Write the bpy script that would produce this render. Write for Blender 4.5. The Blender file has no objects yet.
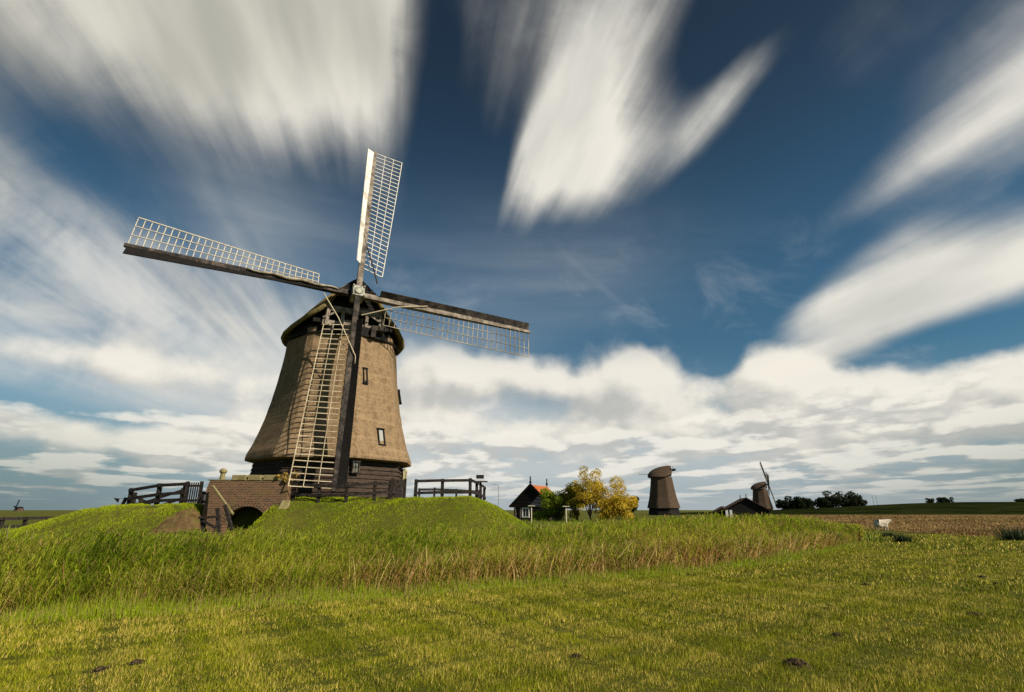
import bpy, bmesh, math, random
import numpy as np
from mathutils import Vector, Matrix, noise as mnoise
random.seed(7)
RNG = np.random.default_rng(11)
R = math.radians
S = bpy.context.scene
COL = S.collection

# ------------------------------------------------------------------ camera
FPX = 530.0
PITCH = math.atan(164 / FPX)
EYE = 1.5
cam_d = bpy.data.cameras.new('camera')
cam_d.sensor_width = 36.0
cam_d.lens = 36.0 * FPX / 1024.0
cam_d.clip_start = 0.1
cam_d.clip_end = 20000
cam = bpy.data.objects.new('camera', cam_d)
COL.objects.link(cam)
cam.location = (0, 0, EYE)
cam.rotation_euler = (math.pi / 2 + PITCH, 0, 0)
S.camera = cam

# ------------------------------------------------------------------ light
SUN_AZ, SUN_EL = R(58), R(36)          # azimuth from -Y (behind the camera) towards +X
sd = Vector((math.sin(SUN_AZ) * math.cos(SUN_EL), -math.cos(SUN_AZ) * math.cos(SUN_EL), math.sin(SUN_EL)))
sun_d = bpy.data.lights.new('sun', 'SUN')
sun_d.energy = 4.6
sun_d.angle = R(0.55)
sun_d.color = (1.0, 0.90, 0.74)
sun = bpy.data.objects.new('sun', sun_d)
COL.objects.link(sun)
sun.rotation_euler = (-sd).to_track_quat('-Z', 'Y').to_euler()
sun.location = sd * 200

S.view_settings.view_transform = 'Standard'
S.view_settings.look = 'None'
S.view_settings.exposure = 0.4
S.view_settings.gamma = 1.0
S.view_settings.use_curve_mapping = False
S.render.engine = 'CYCLES'
S.cycles.max_bounces = 6
S.cycles.transparent_max_bounces = 8
S.cycles.use_denoising = True


# ------------------------------------------------------------------ node expressions
class X:
    """A float socket with arithmetic, to write shader maths as plain expressions."""
    tree = None

    def __init__(self, s):
        self.s = s

    @staticmethod
    def m(op, *a, clamp=False):
        n = X.tree.nodes.new('ShaderNodeMath')
        n.operation = op
        n.use_clamp = clamp
        for i, v in enumerate(a):
            if isinstance(v, X):
                X.tree.links.new(v.s, n.inputs[i])
            else:
                n.inputs[i].default_value = v
        return X(n.outputs[0])

    def __add__(self, o): return X.m('ADD', self, o)
    __radd__ = __add__
    def __sub__(self, o): return X.m('SUBTRACT', self, o)
    def __rsub__(self, o): return X.m('SUBTRACT', o, self)
    def __mul__(self, o): return X.m('MULTIPLY', self, o)
    __rmul__ = __mul__
    def __truediv__(self, o): return X.m('DIVIDE', self, o)
    def __rtruediv__(self, o): return X.m('DIVIDE', o, self)


def x_sstep(v, a, b):
    n = X.tree.nodes.new('ShaderNodeMapRange')
    n.interpolation_type = 'SMOOTHSTEP'
    X.tree.links.new(v.s, n.inputs['Value'])
    n.inputs['From Min'].default_value = a
    n.inputs['From Max'].default_value = b
    return X(n.outputs[0])


def x_vec(a, b, c=0.0):
    n = X.tree.nodes.new('ShaderNodeCombineXYZ')
    for i, v in enumerate((a, b, c)):
        if isinstance(v, X):
            X.tree.links.new(v.s, n.inputs[i])
        else:
            n.inputs[i].default_value = v
    return n.outputs[0]


def x_noise(vec, scale, detail=4, rough=0.5, dist=0.0):
    n = X.tree.nodes.new('ShaderNodeTexNoise')
    X.tree.links.new(vec, n.inputs['Vector'])
    n.inputs['Scale'].default_value = scale
    n.inputs['Detail'].default_value = detail
    n.inputs['Roughness'].default_value = rough
    n.inputs['Distortion'].default_value = dist
    return X(n.outputs['Fac'])


def x_mixc(fac, a, b, blend='MIX'):
    n = X.tree.nodes.new('ShaderNodeMix')
    n.data_type = 'RGBA'
    n.blend_type = blend
    for sock, v in ((n.inputs[0], fac), (n.inputs[6], a), (n.inputs[7], b)):
        if isinstance(v, X):
            X.tree.links.new(v.s, sock)
        elif isinstance(v, bpy.types.NodeSocket):
            X.tree.links.new(v, sock)
        elif isinstance(v, (int, float)):
            sock.default_value = v
        else:
            sock.default_value = (*v, 1)
    return n.outputs[2]


# ------------------------------------------------------------------ sky
def build_world():
    w = bpy.data.worlds.new('World')
    S.world = w
    w.use_nodes = True
    nt = w.node_tree
    nt.nodes.clear()
    X.tree = nt
    out = nt.nodes.new('ShaderNodeOutputWorld')
    bg = nt.nodes.new('ShaderNodeBackground')
    bg.inputs['Strength'].default_value = 0.077
    nt.links.new(bg.outputs[0], out.inputs[0])
    sky = nt.nodes.new('ShaderNodeTexSky')
    sky.sky_type = 'NISHITA'
    sky.sun_disc = False
    sky.sun_elevation = SUN_EL
    sky.sun_rotation = math.pi - SUN_AZ
    sky.air_density = 1.0
    sky.dust_density = 0.6
    sky.ozone_density = 2.0
    tc = nt.nodes.new('ShaderNodeTexCoord')
    sep = nt.nodes.new('ShaderNodeSeparateXYZ')
    nt.links.new(tc.outputs['Generated'], sep.inputs[0])
    dx, dy, dz = (X(sep.outputs[i]) for i in range(3))
    A = R(-11.4)                                   # azimuth the wind carries the clouds along
    al = dx * math.sin(A) + dy * math.cos(A)
    ac = dx * math.cos(A) - dy * math.sin(A)
    DEG = 180 / math.pi
    phi = X.m('ARCTAN2', ac, dz) * DEG
    rho = X.m('ARCCOSINE', al) * DEG
    az = X.m('ARCTAN2', dx, dy) * DEG
    el = X.m('ARCSINE', dz) * DEG

    def blobs(p, q, items):
        tot = None
        for (p0, q0, sp, sq, wt) in items:
            a = (p - p0) * (1 / sp)
            b = (q - q0) * (1 / sq)
            g = X.m('EXPONENT', (a * a + b * b) * -0.5) * wt
            tot = g if tot is None else tot + g
        return tot
    # high wind-drawn clouds: laid out along the wind
    HIGH = [(-15, 52, 8, 8, 1.2), (-30, 54, 8, 8, 0.95), (-42, 55, 6, 7, 0.55), (-10, 45, 3.5, 6, 0.75), (-20, 45, 4, 6, 0.5), (-6.5, 53, 2.6, 9, 0.75), (-29, 46, 4, 5, .4),
            (5, 51, 5, 7, 0.26), (11, 43, 2.6, 6, 0.16),
            (22, 44, 3.2, 7, 1.25), (24, 55, 3, 6, .35), (17.6, 41, 1.8, 5, 0.45), (27, 43, 2.6, 4, 0.6), (36.8, 50.5, 1.5, 4.5, 0.95), (33, 46, 3, 4, .35),
            (56.0, 67, 2.0, 8.5, 1.15), (51, 69, 2.0, 6, 0.35), (61.5, 54, 1.3, 4, 0.42), (60, 66, 1.2, 4, 0.3), (43, 63, 4, 5, 0.2),
            (66.0, 51, 1.9, 5, 1.0), (68.5, 61, 2.2, 7, 1.1), (64.0, 47, 1.2, 3, 0.55), (69.8, 42, 2.0, 6, .95), (72.5, 38, 2.0, 5, .6), (63.8, 55, 1.2, 4, .4), (77, 57, 1.6, 6, .35),
            (-59, 37, 5.5, 8, 0.62), (-67, 31, 5, 9, 0.55), (-53, 44, 3.5, 6, 0.35), (-51, 30, 6, 6, 0.42), (-73, 40, 3, 7, .5), (-60, 24, 6, 5, .4), (-46, 33, 2.5, 4, .3), (-42, 25, 6, 5, .62), (-28, 21, 8, 4, .45), (-34, 30, 4, 4, .28), (1.5, 47, 2.2, 9, -.22), (14.0, 46, 1.4, 8, -.08), (18.5, 44, 2, 6, .35), (27, 39.5, 4.5, 3, .65), (21, 38, 2.5, 4, .3), (14, 54, 4, 6, .28), (32.5, 57, 2.2, 4, -.2), (20, 31, 6, 3.5, -.12), (16.2, 37, 1.2, 5, .35), (17, 55, 2.5, 5, .25), (-75, 30, 3, 6, -.45), (73.5, 52, 1.6, 6, -.4)]
    hb = blobs(phi, rho, HIGH)
    st1 = x_noise(x_vec(phi * 0.115, rho * 0.042, 3.1), 1.0, 5, 0.5)
    st2 = x_noise(x_vec(phi * 0.42, rho * 0.035, 9.7), 1.0, 4, 0.55)
    soft = x_noise(x_vec(phi * 0.06, rho * 0.05, 1.3), 1.0, 3, 0.5)
    mott = x_noise(x_vec(phi * 0.10, rho * 0.16, 6.2), 1.0, 5, 0.55, 0.4)
    veil = x_sstep(phi, -40, -56)
    hn = hb * (0.42 + st1 * 0.80 + (st2 - 0.5) * 0.55 + 0.07 + (mott - 0.5) * (0.75 + veil * 0.9)) + (st1 - 0.5) * 0.20 + (soft - 0.5) * 0.40
    hd = x_sstep(hn, 0.10, 1.05)
    hshade = x_noise(x_vec(phi * 0.11, rho * 0.035, 5.5), 1.0, 3, 0.5)

    # low cumulus banks towards the horizon
    LOW = [(-4, 14.6, 5.5, 2.0, 0.95), (4, 13.2, 3.0, 1.8, 0.6), (-10, 12, 4, 2.2, .5), (14, 14.2, 3.0, 1.9, 1.15), (10, 12, 3.5, 1.6, .7), (18.5, 11.2, 4, 1.5, 0.8),
           (27, 12.6, 3.6, 2.0, 1.15), (33, 10.6, 4, 1.4, .7), (22, 14.5, 1.6, 1.2, -.5), (42, 14.6, 5, 1.2, -.45), (47, 10.2, 4.0, 1.5, 1.0), (50, 8, 4, 1.5, .8), (41, 7.0, 6, 1.4, 0.8), (33, 6.4, 4, 1.2, .55),
           (20, 8.2, 5, 1.1, 0.65), (5, 8.4, 6, 1.4, 0.75), (25, 5.2, 6, 1.0, 0.5), (10, 5, 6, 1.0, .55),
           (-9, 8.4, 5, 1.8, 0.7), (-47, 7.4, 2.4, 1.0, 0.85), (-41, 9.2, 6, .9, -.6), (-39, 5.6, 4, 1.3, 0.9), (-31, 6.4, 3.5, 1.5, 0.8), (-33, 12, 9, 1.6, 0.75),
           (-44, 12.2, 5, 1.0, .5), (-24, 8, 4, 2.0, .6), (-24, 4, 6, 1.0, .5), (23, 9.0, 9, 1.6, .4), (36, 9.3, 6, 1.4, .5)]

    def low(a, e):
        b = blobs(a, e, LOW)
        e2 = X.m('LOGARITHM', e * 0.16 + 1.15, 2.718281828) * 6.5      # banks look thinner the farther off they are
        n1 = x_noise(x_vec(a * 0.12, e2 * 0.42, 2.2), 1.0, 5, 0.48)
        n2 = x_noise(x_vec(a * 0.34, e2 * 1.15, 7.9), 1.0, 4, 0.5)
        return b * (0.36 + n1 * 0.80) + (n2 - 0.5) * 0.55 + (n1 - 0.5) * 0.95
    lraw = low(az, el)
    lraw2 = low(az + 1.5, el + 1.7)
    # rows of small cumulus shrinking towards the horizon, at one height above the plain
    def puffs(z_):
        k = 1 / (z_ + 0.045)
        return x_noise(x_vec(ac * k * 1.05, al * k * 0.75, 2.7), 1.0, 5, 0.48) + (x_noise(x_vec(az * 0.26, X.m('ARCSINE', z_) * (DEG * 0.55), 5.5), 1.0, 4, 0.5) - 0.5) * 0.62
    p1, p2 = puffs(dz), puffs(dz + 0.018)
    pd = x_sstep(p1 + blobs(az, el, [(12, 5, 22, 3.5, 0.07), (-34, 5, 14, 3, .05), (46, 6, 10, 3.5, .05), (0, 11, 60, 4, .02), (-42, 8.8, 6, 1.1, -.2), (42, 13.2, 7, 1.0, -.2)]), 0.47, 0.62) * x_sstep(el, 13, 8) * x_sstep(el, 0.3, 1.6)
    plit = x_sstep(p1 - p2, -0.09, 0.10)
    lowmask = x_sstep(el, 21, 14)
    ld = x_sstep(lraw, 0.18, 0.70) * lowmask
    lit = x_sstep((lraw - lraw2) * 1.25 + 0.32, -0.25, 0.75)

    # clear air: the sky texture, deepened as through a polariser, paler towards the horizon
    clear = x_mixc(1.0, sky.outputs[0], (0.32, 0.57, 0.60), 'MULTIPLY')
    clear = x_mixc(x_sstep(el, 18, 48), clear, x_mixc(1.0, clear, (0.68, 0.46, 0.43), 'MULTIPLY'))
    hz = x_sstep(el, 15, -1)
    clear = x_mixc(hz * 0.9, clear, (2.9, 3.7, 4.3))
    wash = blobs(az, el, [(0, 6, 22, 4.5, 0.60), (-16, 12, 9, 4.5, .65), (40, 4, 14, 3, 0.25), (-31, 12, 8, 3, .4), (3, 25, 15, 6, .24), (-28, 28, 7, 4, .3)])
    wash = wash * (0.55 + 0.9 * x_noise(x_vec(az * 0.06, el * 0.45, 4.4), 1.0, 4, 0.5))
    clear = x_mixc(x_sstep(wash, 0.0, 1.0), clear, (6.3, 6.5, 6.4))
    # thin contrail drawn across the blue
    c1 = (az * 0.95 + el - 33.0 + (soft - 0.5) * 2) * 1.0
    wisp = x_noise(x_vec(az * 0.11 + el * 0.05, el * 0.16, 8.8), 1.0, 6, 0.62, 0.6)
    clear = x_mixc(x_sstep(wisp, 0.50, 0.82) * x_sstep(el, 32, 18) * 0.30, clear, (5.2, 5.5, 5.7))
    trail = X.m('EXPONENT', (c1 * c1) * -3.5) * x_sstep(el, 31, 26) * x_sstep(el, 14, 19) * x_sstep(st1, 0.35, 0.6)
    clear = x_mixc(trail * 0.09, clear, (5, 5.2, 5.4))

    hcol = x_mixc(x_sstep(hshade * 0.55 + st1 * 0.45, 0.36, 0.60), (6.2, 6.1, 5.6), (8.9, 8.5, 7.6))
    hcol = x_mixc(x_sstep(phi, -44, -54) * 0.6, hcol, (5.6, 5.8, 5.8))
    grey = x_sstep(phi, 6, -10) * x_sstep(rho, 36, 46)
    hcol = x_mixc(grey * 0.8, hcol, x_mixc(x_sstep(hshade, 0.35, 0.7), (4.3, 4.2, 3.6), (7.2, 6.9, 6.0)))
    c = x_mixc(hd * 0.95, clear, hcol)
    lcol = x_mixc(lit, (5.2, 5.15, 4.85), (9.0, 8.5, 7.5))
    lcol = x_mixc(x_sstep(el, 7, 0) * 0.5, lcol, (4.4, 4.6, 4.5))
    c = x_mixc(ld * 0.93, c, lcol)
    pcol = x_mixc(plit, (5.2, 5.2, 5.0), (9.0, 8.6, 7.7))
    pcol = x_mixc(x_sstep(el, 5, 0) * 0.5, pcol, (4.6, 4.8, 4.7))
    c = x_mixc(pd * 0.8, c, pcol)
    low_air = x_sstep(el, 3.0, -1)
    c = x_mixc(low_air * 0.6, c, x_mixc(x_sstep(az, -18, -45), (4.6, 4.9, 4.9), (2.3, 2.9, 3.2)))
    aside = X.m('ABSOLUTE', az - 2)
    c = x_mixc(x_sstep(aside, 20, 48) * x_sstep(el, 10, 1) * 0.8, c, x_mixc(1.0, c, (0.56, 0.61, 0.58), 'MULTIPLY'))
    nt.links.new(c, bg.inputs['Color'])


build_world()


# ------------------------------------------------------------------ materials
def new_mat(name):
    m = bpy.data.materials.new(name)
    m.use_nodes = True
    X.tree = m.node_tree
    b = m.node_tree.nodes['Principled BSDF']
    b.inputs['Specular IOR Level'].default_value = 0.12
    return m, m.node_tree, b


def coords(kind='Object'):
    return X.tree.nodes.new('ShaderNodeTexCoord').outputs[kind]


def mapped(scale, kind='Object', rot=(0, 0, 0)):
    n = X.tree.nodes.new('ShaderNodeMapping')
    X.tree.links.new(coords(kind), n.inputs[0])
    n.inputs['Scale'].default_value = scale
    n.inputs['Rotation'].default_value = rot
    return n.outputs[0]


def bump(b, h, strength=0.5, dist=0.02):
    n = X.tree.nodes.new('ShaderNodeBump')
    n.inputs['Strength'].default_value = strength
    n.inputs['Distance'].default_value = dist
    X.tree.links.new(h.s if isinstance(h, X) else h, n.inputs['Height'])
    X.tree.links.new(n.outputs[0], b.inputs['Normal'])


def noise_mat(name, c1, c2, scale=(1, 1, 1), sc=6, rough=0.85, bstr=0.4, bdist=0.02, c3=None, sc3=1.5, lo=.35, hi=.65, metal=0):
    m, nt, b = new_mat(name)
    n1 = x_noise(mapped(scale), sc, 6, 0.65)
    col = x_mixc(x_sstep(n1, lo, hi), c1, c2)
    if c3:
        n2 = x_noise(mapped((1, 1, 1)), sc3, 4, 0.6)
        col = x_mixc(x_sstep(n2, 0.5, 0.72), col, c3)
    nt.links.new(col, b.inputs['Base Color'])
    b.inputs['Roughness'].default_value = rough
    b.inputs['Metallic'].default_value = metal
    bump(b, n1, bstr, bdist)
    return m


def leaf_mat(name, trans=0.35, rough=0.6, upward=0.0):
    """Reads the colour each blade or leaf was given; light passes partly through."""
    m, nt, b = new_mat(name)
    at = nt.nodes.new('ShaderNodeAttribute')
    at.attribute_name = 'Col'
    nt.links.new(at.outputs['Color'], b.inputs['Base Color'])
    b.inputs['Roughness'].default_value = rough
    b.inputs['Specular IOR Level'].default_value = 0.08
    tr = nt.nodes.new('ShaderNodeBsdfTranslucent')
    nt.links.new(at.outputs['Color'], tr.inputs['Color'])
    if upward:
        # blades curl over: their average surface looks partly upwards
        ge = nt.nodes.new('ShaderNodeNewGeometry')
        vm = nt.nodes.new('ShaderNodeVectorMath')
        vm.operation = 'ADD'
        nt.links.new(ge.outputs['Normal'], vm.inputs[0])
        vm.inputs[1].default_value = (0, 0, upward)
        vn = nt.nodes.new('ShaderNodeVectorMath')
        vn.operation = 'NORMALIZE'
        nt.links.new(vm.outputs[0], vn.inputs[0])
        nt.links.new(vn.outputs[0], b.inputs['Normal'])
    mx = nt.nodes.new('ShaderNodeMixShader')
    mx.inputs[0].default_value = trans
    nt.links.new(b.outputs[0], mx.inputs[1])
    nt.links.new(tr.outputs[0], mx.inputs[2])
    nt.links.new(mx.outputs[0], nt.nodes['Material Output'].inputs['Surface'])
    return m


def brick_mat():
    m, nt, b = new_mat('old_brick')
    br = nt.nodes.new('ShaderNodeTexBrick')
    nt.links.new(mapped((1, 1, 1), rot=(R(90), 0, 0)), br.inputs['Vector'])
    br.inputs['Scale'].default_value = 1.0
    br.inputs['Brick Width'].default_value = 0.24
    br.inputs['Row Height'].default_value = 0.085
    br.inputs['Mortar Size'].default_value = 0.011
    br.inputs['Color1'].default_value = (0.19, 0.082, 0.042, 1)
    br.inputs['Color2'].default_value = (0.085, 0.042, 0.024, 1)
    br.inputs['Mortar'].default_value = (0.23, 0.185, 0.125, 1)
    n = x_noise(mapped((1, 1, 1)), 1.1, 5, 0.65)
    c = x_mixc(x_sstep(n, 0.5, 0.75) * 0.8, br.outputs['Color'], (0.15, 0.125, 0.03))
    n2 = x_noise(mapped((1, 1, 1)), 9, 4, 0.6)
    c = x_mixc(x_sstep(n2, 0.45, 0.7) * 0.5, c, (0.10, 0.07, 0.05))
    nt.links.new(c, b.inputs['Base Color'])
    b.inputs['Roughness'].default_value = 0.9
    bump(b, n2, 0.4, 0.02)
    return m


def thatch_mat(name, c1, c2, cm, moss=0.5):
    m, nt, b = new_mat(name)
    fine = x_noise(mapped((14, 14, 1.6)), 3.0, 6, 0.7)
    mid = x_noise(mapped((1.6, 1.6, 0.5)), 1.6, 6, 0.65)
    speck = x_noise(mapped((1, 1, 0.6)), 22, 4, 0.7)
    band = x_noise(mapped((0.4, 0.4, 4.2)), 1.0, 3, 0.5)
    c = x_mixc(x_sstep(fine, 0.3, 0.7), c1, c2)
    c = x_mixc(x_sstep(mid, 0.48, 0.72) * moss, c, cm)
    c = x_mixc(x_sstep(speck, 0.50, 0.66) * 0.75, c, tuple(v * 0.45 for v in c1))
    streak = x_noise(mapped((2.2, 2.2, 0.22)), 2.0, 5, 0.6)
    c = x_mixc(x_sstep(streak, 0.52, 0.68) * 0.45, c, tuple(v * 0.6 for v in c1))
    blot = x_noise(mapped((1, 1, 0.7)), 3.2, 7, 0.7)
    c = x_mixc(x_sstep(blot, 0.50, 0.64) * 0.6, c, tuple(v * 0.7 for v in c1))
    c = x_mixc(x_sstep(band, 0.5, 0.7) * 0.3, c, tuple(v * 1.18 for v in c2))
    nt.links.new(c, b.inputs['Base Color'])
    b.inputs['Roughness'].default_value = 0.95
    b.inputs['Specular IOR Level'].default_value = 0.1
    bump(b, fine * 0.6 + speck * 0.7 + mid, 0.8, 0.07)
    return m


def ground_mat():
    m, nt, b = new_mat('pasture')
    g = x_noise(mapped((1, 1, 1)), 0.14, 4, 0.6)
    f = x_noise(mapped((1, 1, 1)), 2.6, 8, 0.72)
    s = x_noise(mapped((1, 1, 1)), 26, 5, 0.75)
    c = x_mixc(x_sstep(g, 0.35, 0.68), (0.075, 0.085, 0.011), (0.12, 0.115, 0.020))
    c = x_mixc(x_sstep(f, 0.45, 0.7) * 0.7, c, (0.055, 0.075, 0.011))
    c = x_mixc(x_sstep(s, 0.50, 0.68) * 0.8, c, (0.035, 0.032, 0.012))
    nt.links.new(c, b.inputs['Base Color'])
    b.inputs['Roughness'].default_value = 0.95
    b.inputs['Specular IOR Level'].default_value = 0.05
    bump(b, s + f, 0.8, 0.05)
    return m


def stubble_mat():
    m, nt, b = new_mat('stubble')
    a = x_noise(mapped((0.5, 0.16, 1), rot=(0, 0, R(-20))), 0.9, 8, 0.72)
    g = x_noise(mapped((0.03, 0.10, 1)), 1.0, 5, 0.6)
    s = x_noise(mapped((1, 1, 1)), 5, 6, 0.75)
    c = x_mixc(x_sstep(a, 0.35, 0.65), (0.115, 0.062, 0.022), (0.20, 0.125, 0.045))
    c = x_mixc(x_sstep(g, 0.5, 0.7) * 0.6, c, (0.13, 0.10, 0.028))
    c = x_mixc(x_sstep(s, 0.5, 0.7) * 0.5, c, (0.075, 0.055, 0.028))
    nt.links.new(c, b.inputs['Base Color'])
    b.inputs['Roughness'].default_value = 0.95
    bump(b, s, 0.8, 0.06)
    return m


M = {}
M['ground'] = ground_mat()
M['stubble'] = stubble_mat()
M['grass'] = leaf_mat('grass_blade', 0.30, upward=0.75)
M['reed'] = leaf_mat('reed_blade', 0.38, upward=0.7)
M['leaf'] = leaf_mat('leaf', 0.4)
M['thatch'] = thatch_mat('thatch', (0.20, 0.132, 0.073), (0.395, 0.275, 0.16), (0.15, 0.10, 0.053), 0.7)
M['cap_thatch'] = thatch_mat('cap_thatch', (0.18, 0.14, 0.06), (0.30, 0.235, 0.105), (0.12, 0.12, 0.03), 0.8)
M['grey_thatch'] = thatch_mat('grey_thatch', (0.065, 0.044, 0.030), (0.12, 0.084, 0.058), (0.05, 0.036, 0.025), 0.6)
M['tar'] = noise_mat('tarred_boards', (0.006, 0.0055, 0.0055), (0.019, 0.016, 0.014), (1, 1, 6), 5, 0.75, 0.5, 0.02)
M['board'] = noise_mat('weathered_dark_boards', (0.028, 0.019, 0.014), (0.075, 0.052, 0.038), (0.7, 0.7, 6), 5, 0.8, 0.5, 0.02)
M['fence'] = noise_mat('fence_wood', (0.012, 0.010, 0.009), (0.045, 0.037, 0.032), (1, 1, 1), 7, 0.85, 0.5, 0.02)
M['spar'] = noise_mat('grey_spar_wood', (0.13, 0.105, 0.082), (0.33, 0.28, 0.225), (1.5, 1.5, 1.5), 1.6, 0.8, 0.4, 0.02, (0.07, 0.055, 0.045), 0.9)
M['darkspar'] = noise_mat('tarred_spar', (0.016, 0.014, 0.013), (0.06, 0.05, 0.043), (1, 1, 1), 2.5, 0.75, 0.4, 0.02, (0.13, 0.10, 0.08), 1.2)
M['whitewood'] = noise_mat('sunlit_worn_paint', (0.62, 0.58, 0.50), (0.78, 0.76, 0.70), (1, 1, 1), 3, 0.6, 0.2, 0.01, (0.42, 0.37, 0.29), 1.4)  # worn white paint, with the up sail's sun glare put into its colour
M['lath'] = noise_mat('cream_lath', (0.50, 0.42, 0.28), (0.66, 0.60, 0.46), (1, 1, 1), 3, 0.7, 0.2, 0.01)
M['darklath'] = noise_mat('weathered_lath', (0.16, 0.135, 0.10), (0.42, 0.37, 0.28), (1, 1, 1), 0.5, 0.75, 0.2, 0.01)
M['brownlath'] = noise_mat('weathered_cream_lath', (0.30, 0.235, 0.14), (0.56, 0.48, 0.34), (1, 1, 1), 1.2, 0.7, 0.2, 0.01)
M['iron'] = noise_mat('cast_iron_pale_paint', (0.22, 0.22, 0.18), (0.48, 0.46, 0.38), (1, 1, 1), 5, 0.55, 0.3, 0.02, (0.05, 0.045, 0.04), 4)
M['brick'] = brick_mat()
M['cope'] = noise_mat('mossy_stone', (0.20, 0.165, 0.07), (0.30, 0.25, 0.13), (1, 1, 1), 5, 0.95, 0.5, 0.03, (0.13, 0.12, 0.03), 2.5)
M['earth'] = noise_mat('bare_earth', (0.075, 0.045, 0.02), (0.14, 0.09, 0.038), (1, 1, 1), 3, 0.95, 0.9, 0.08, (0.08, 0.09, 0.015), 2.6)
M['soil'] = noise_mat('dark_soil', (0.03, 0.021, 0.012), (0.085, 0.06, 0.034), (1, 1, 1), 14, 0.95, 0.8, 0.03)
M['tile'] = noise_mat('orange_roof_tile', (0.30, 0.085, 0.025), (0.46, 0.145, 0.045), (1, 1, 1), 5, 0.7, 0.5, 0.05)
M['browntile'] = noise_mat('brown_roof_tile', (0.06, 0.03, 0.02), (0.11, 0.055, 0.036), (1, 1, 1), 4, 0.8, 0.5, 0.05)
M['white'] = noise_mat('white_paint', (0.68, 0.67, 0.63), (0.80, 0.79, 0.75), (1, 1, 1), 3, 0.55, 0.1, 0.01)
M['rope'] = noise_mat('pale_rope', (0.42, 0.35, 0.23), (0.58, 0.50, 0.36), (1, 1, 1), 12, 0.9, 0.3, 0.01)
M['darkrope'] = noise_mat('tarred_rope', (0.03, 0.022, 0.015), (0.07, 0.05, 0.035), (1, 1, 1), 12, 0.9, 0.3, 0.01)
M['cloth'] = noise_mat('rolled_sailcloth', (0.20, 0.16, 0.11), (0.40, 0.34, 0.25), (1, 1, 1), 2.5, 0.9, 0.5, 0.04)
M['bark'] = noise_mat('bark', (0.05, 0.036, 0.024), (0.11, 0.08, 0.055), (1, 1, 0.3), 6, 0.9, 0.7, 0.03)
M['wool'] = noise_mat('sheep_wool', (0.40, 0.35, 0.27), (0.60, 0.54, 0.44), (1, 1, 1), 9, 0.95, 0.8, 0.04)
M['yellow'] = noise_mat('pale_yellow_paint', (0.45, 0.42, 0.22), (0.58, 0.54, 0.32), (1, 1, 1), 4, 0.6, 0.1, 0.01)
M['steel'] = noise_mat('galvanised_steel', (0.30, 0.31, 0.32), (0.42, 0.43, 0.44), (1, 1, 1), 4, 0.5, 0.1, 0.01, metal=0.4)
M['dike'] = noise_mat('cloud_shaded_dike_grass', (0.006, 0.010, 0.003), (0.018, 0.022, 0.006), (0.06, 1, 1), 0.9, 1.0, 0.6, 0.1)  # dark grass, taken near black to stand for cloud shadow
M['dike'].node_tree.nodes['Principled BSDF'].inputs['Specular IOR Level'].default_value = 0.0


def glass_mat(name, c, rough=0.15):
    m, nt, b = new_mat(name)
    b.inputs['Base Color'].default_value = (*c, 1)
    b.inputs['Roughness'].default_value = rough
    b.inputs['Specular IOR Level'].default_value = 0.6
    return m


M['glass'] = glass_mat('dark_pane', (0.015, 0.017, 0.018))
M['curtain'] = glass_mat('pale_pane', (0.36, 0.36, 0.33))
M['greypane'] = glass_mat('grey_pane', (0.13, 0.14, 0.11))


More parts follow.
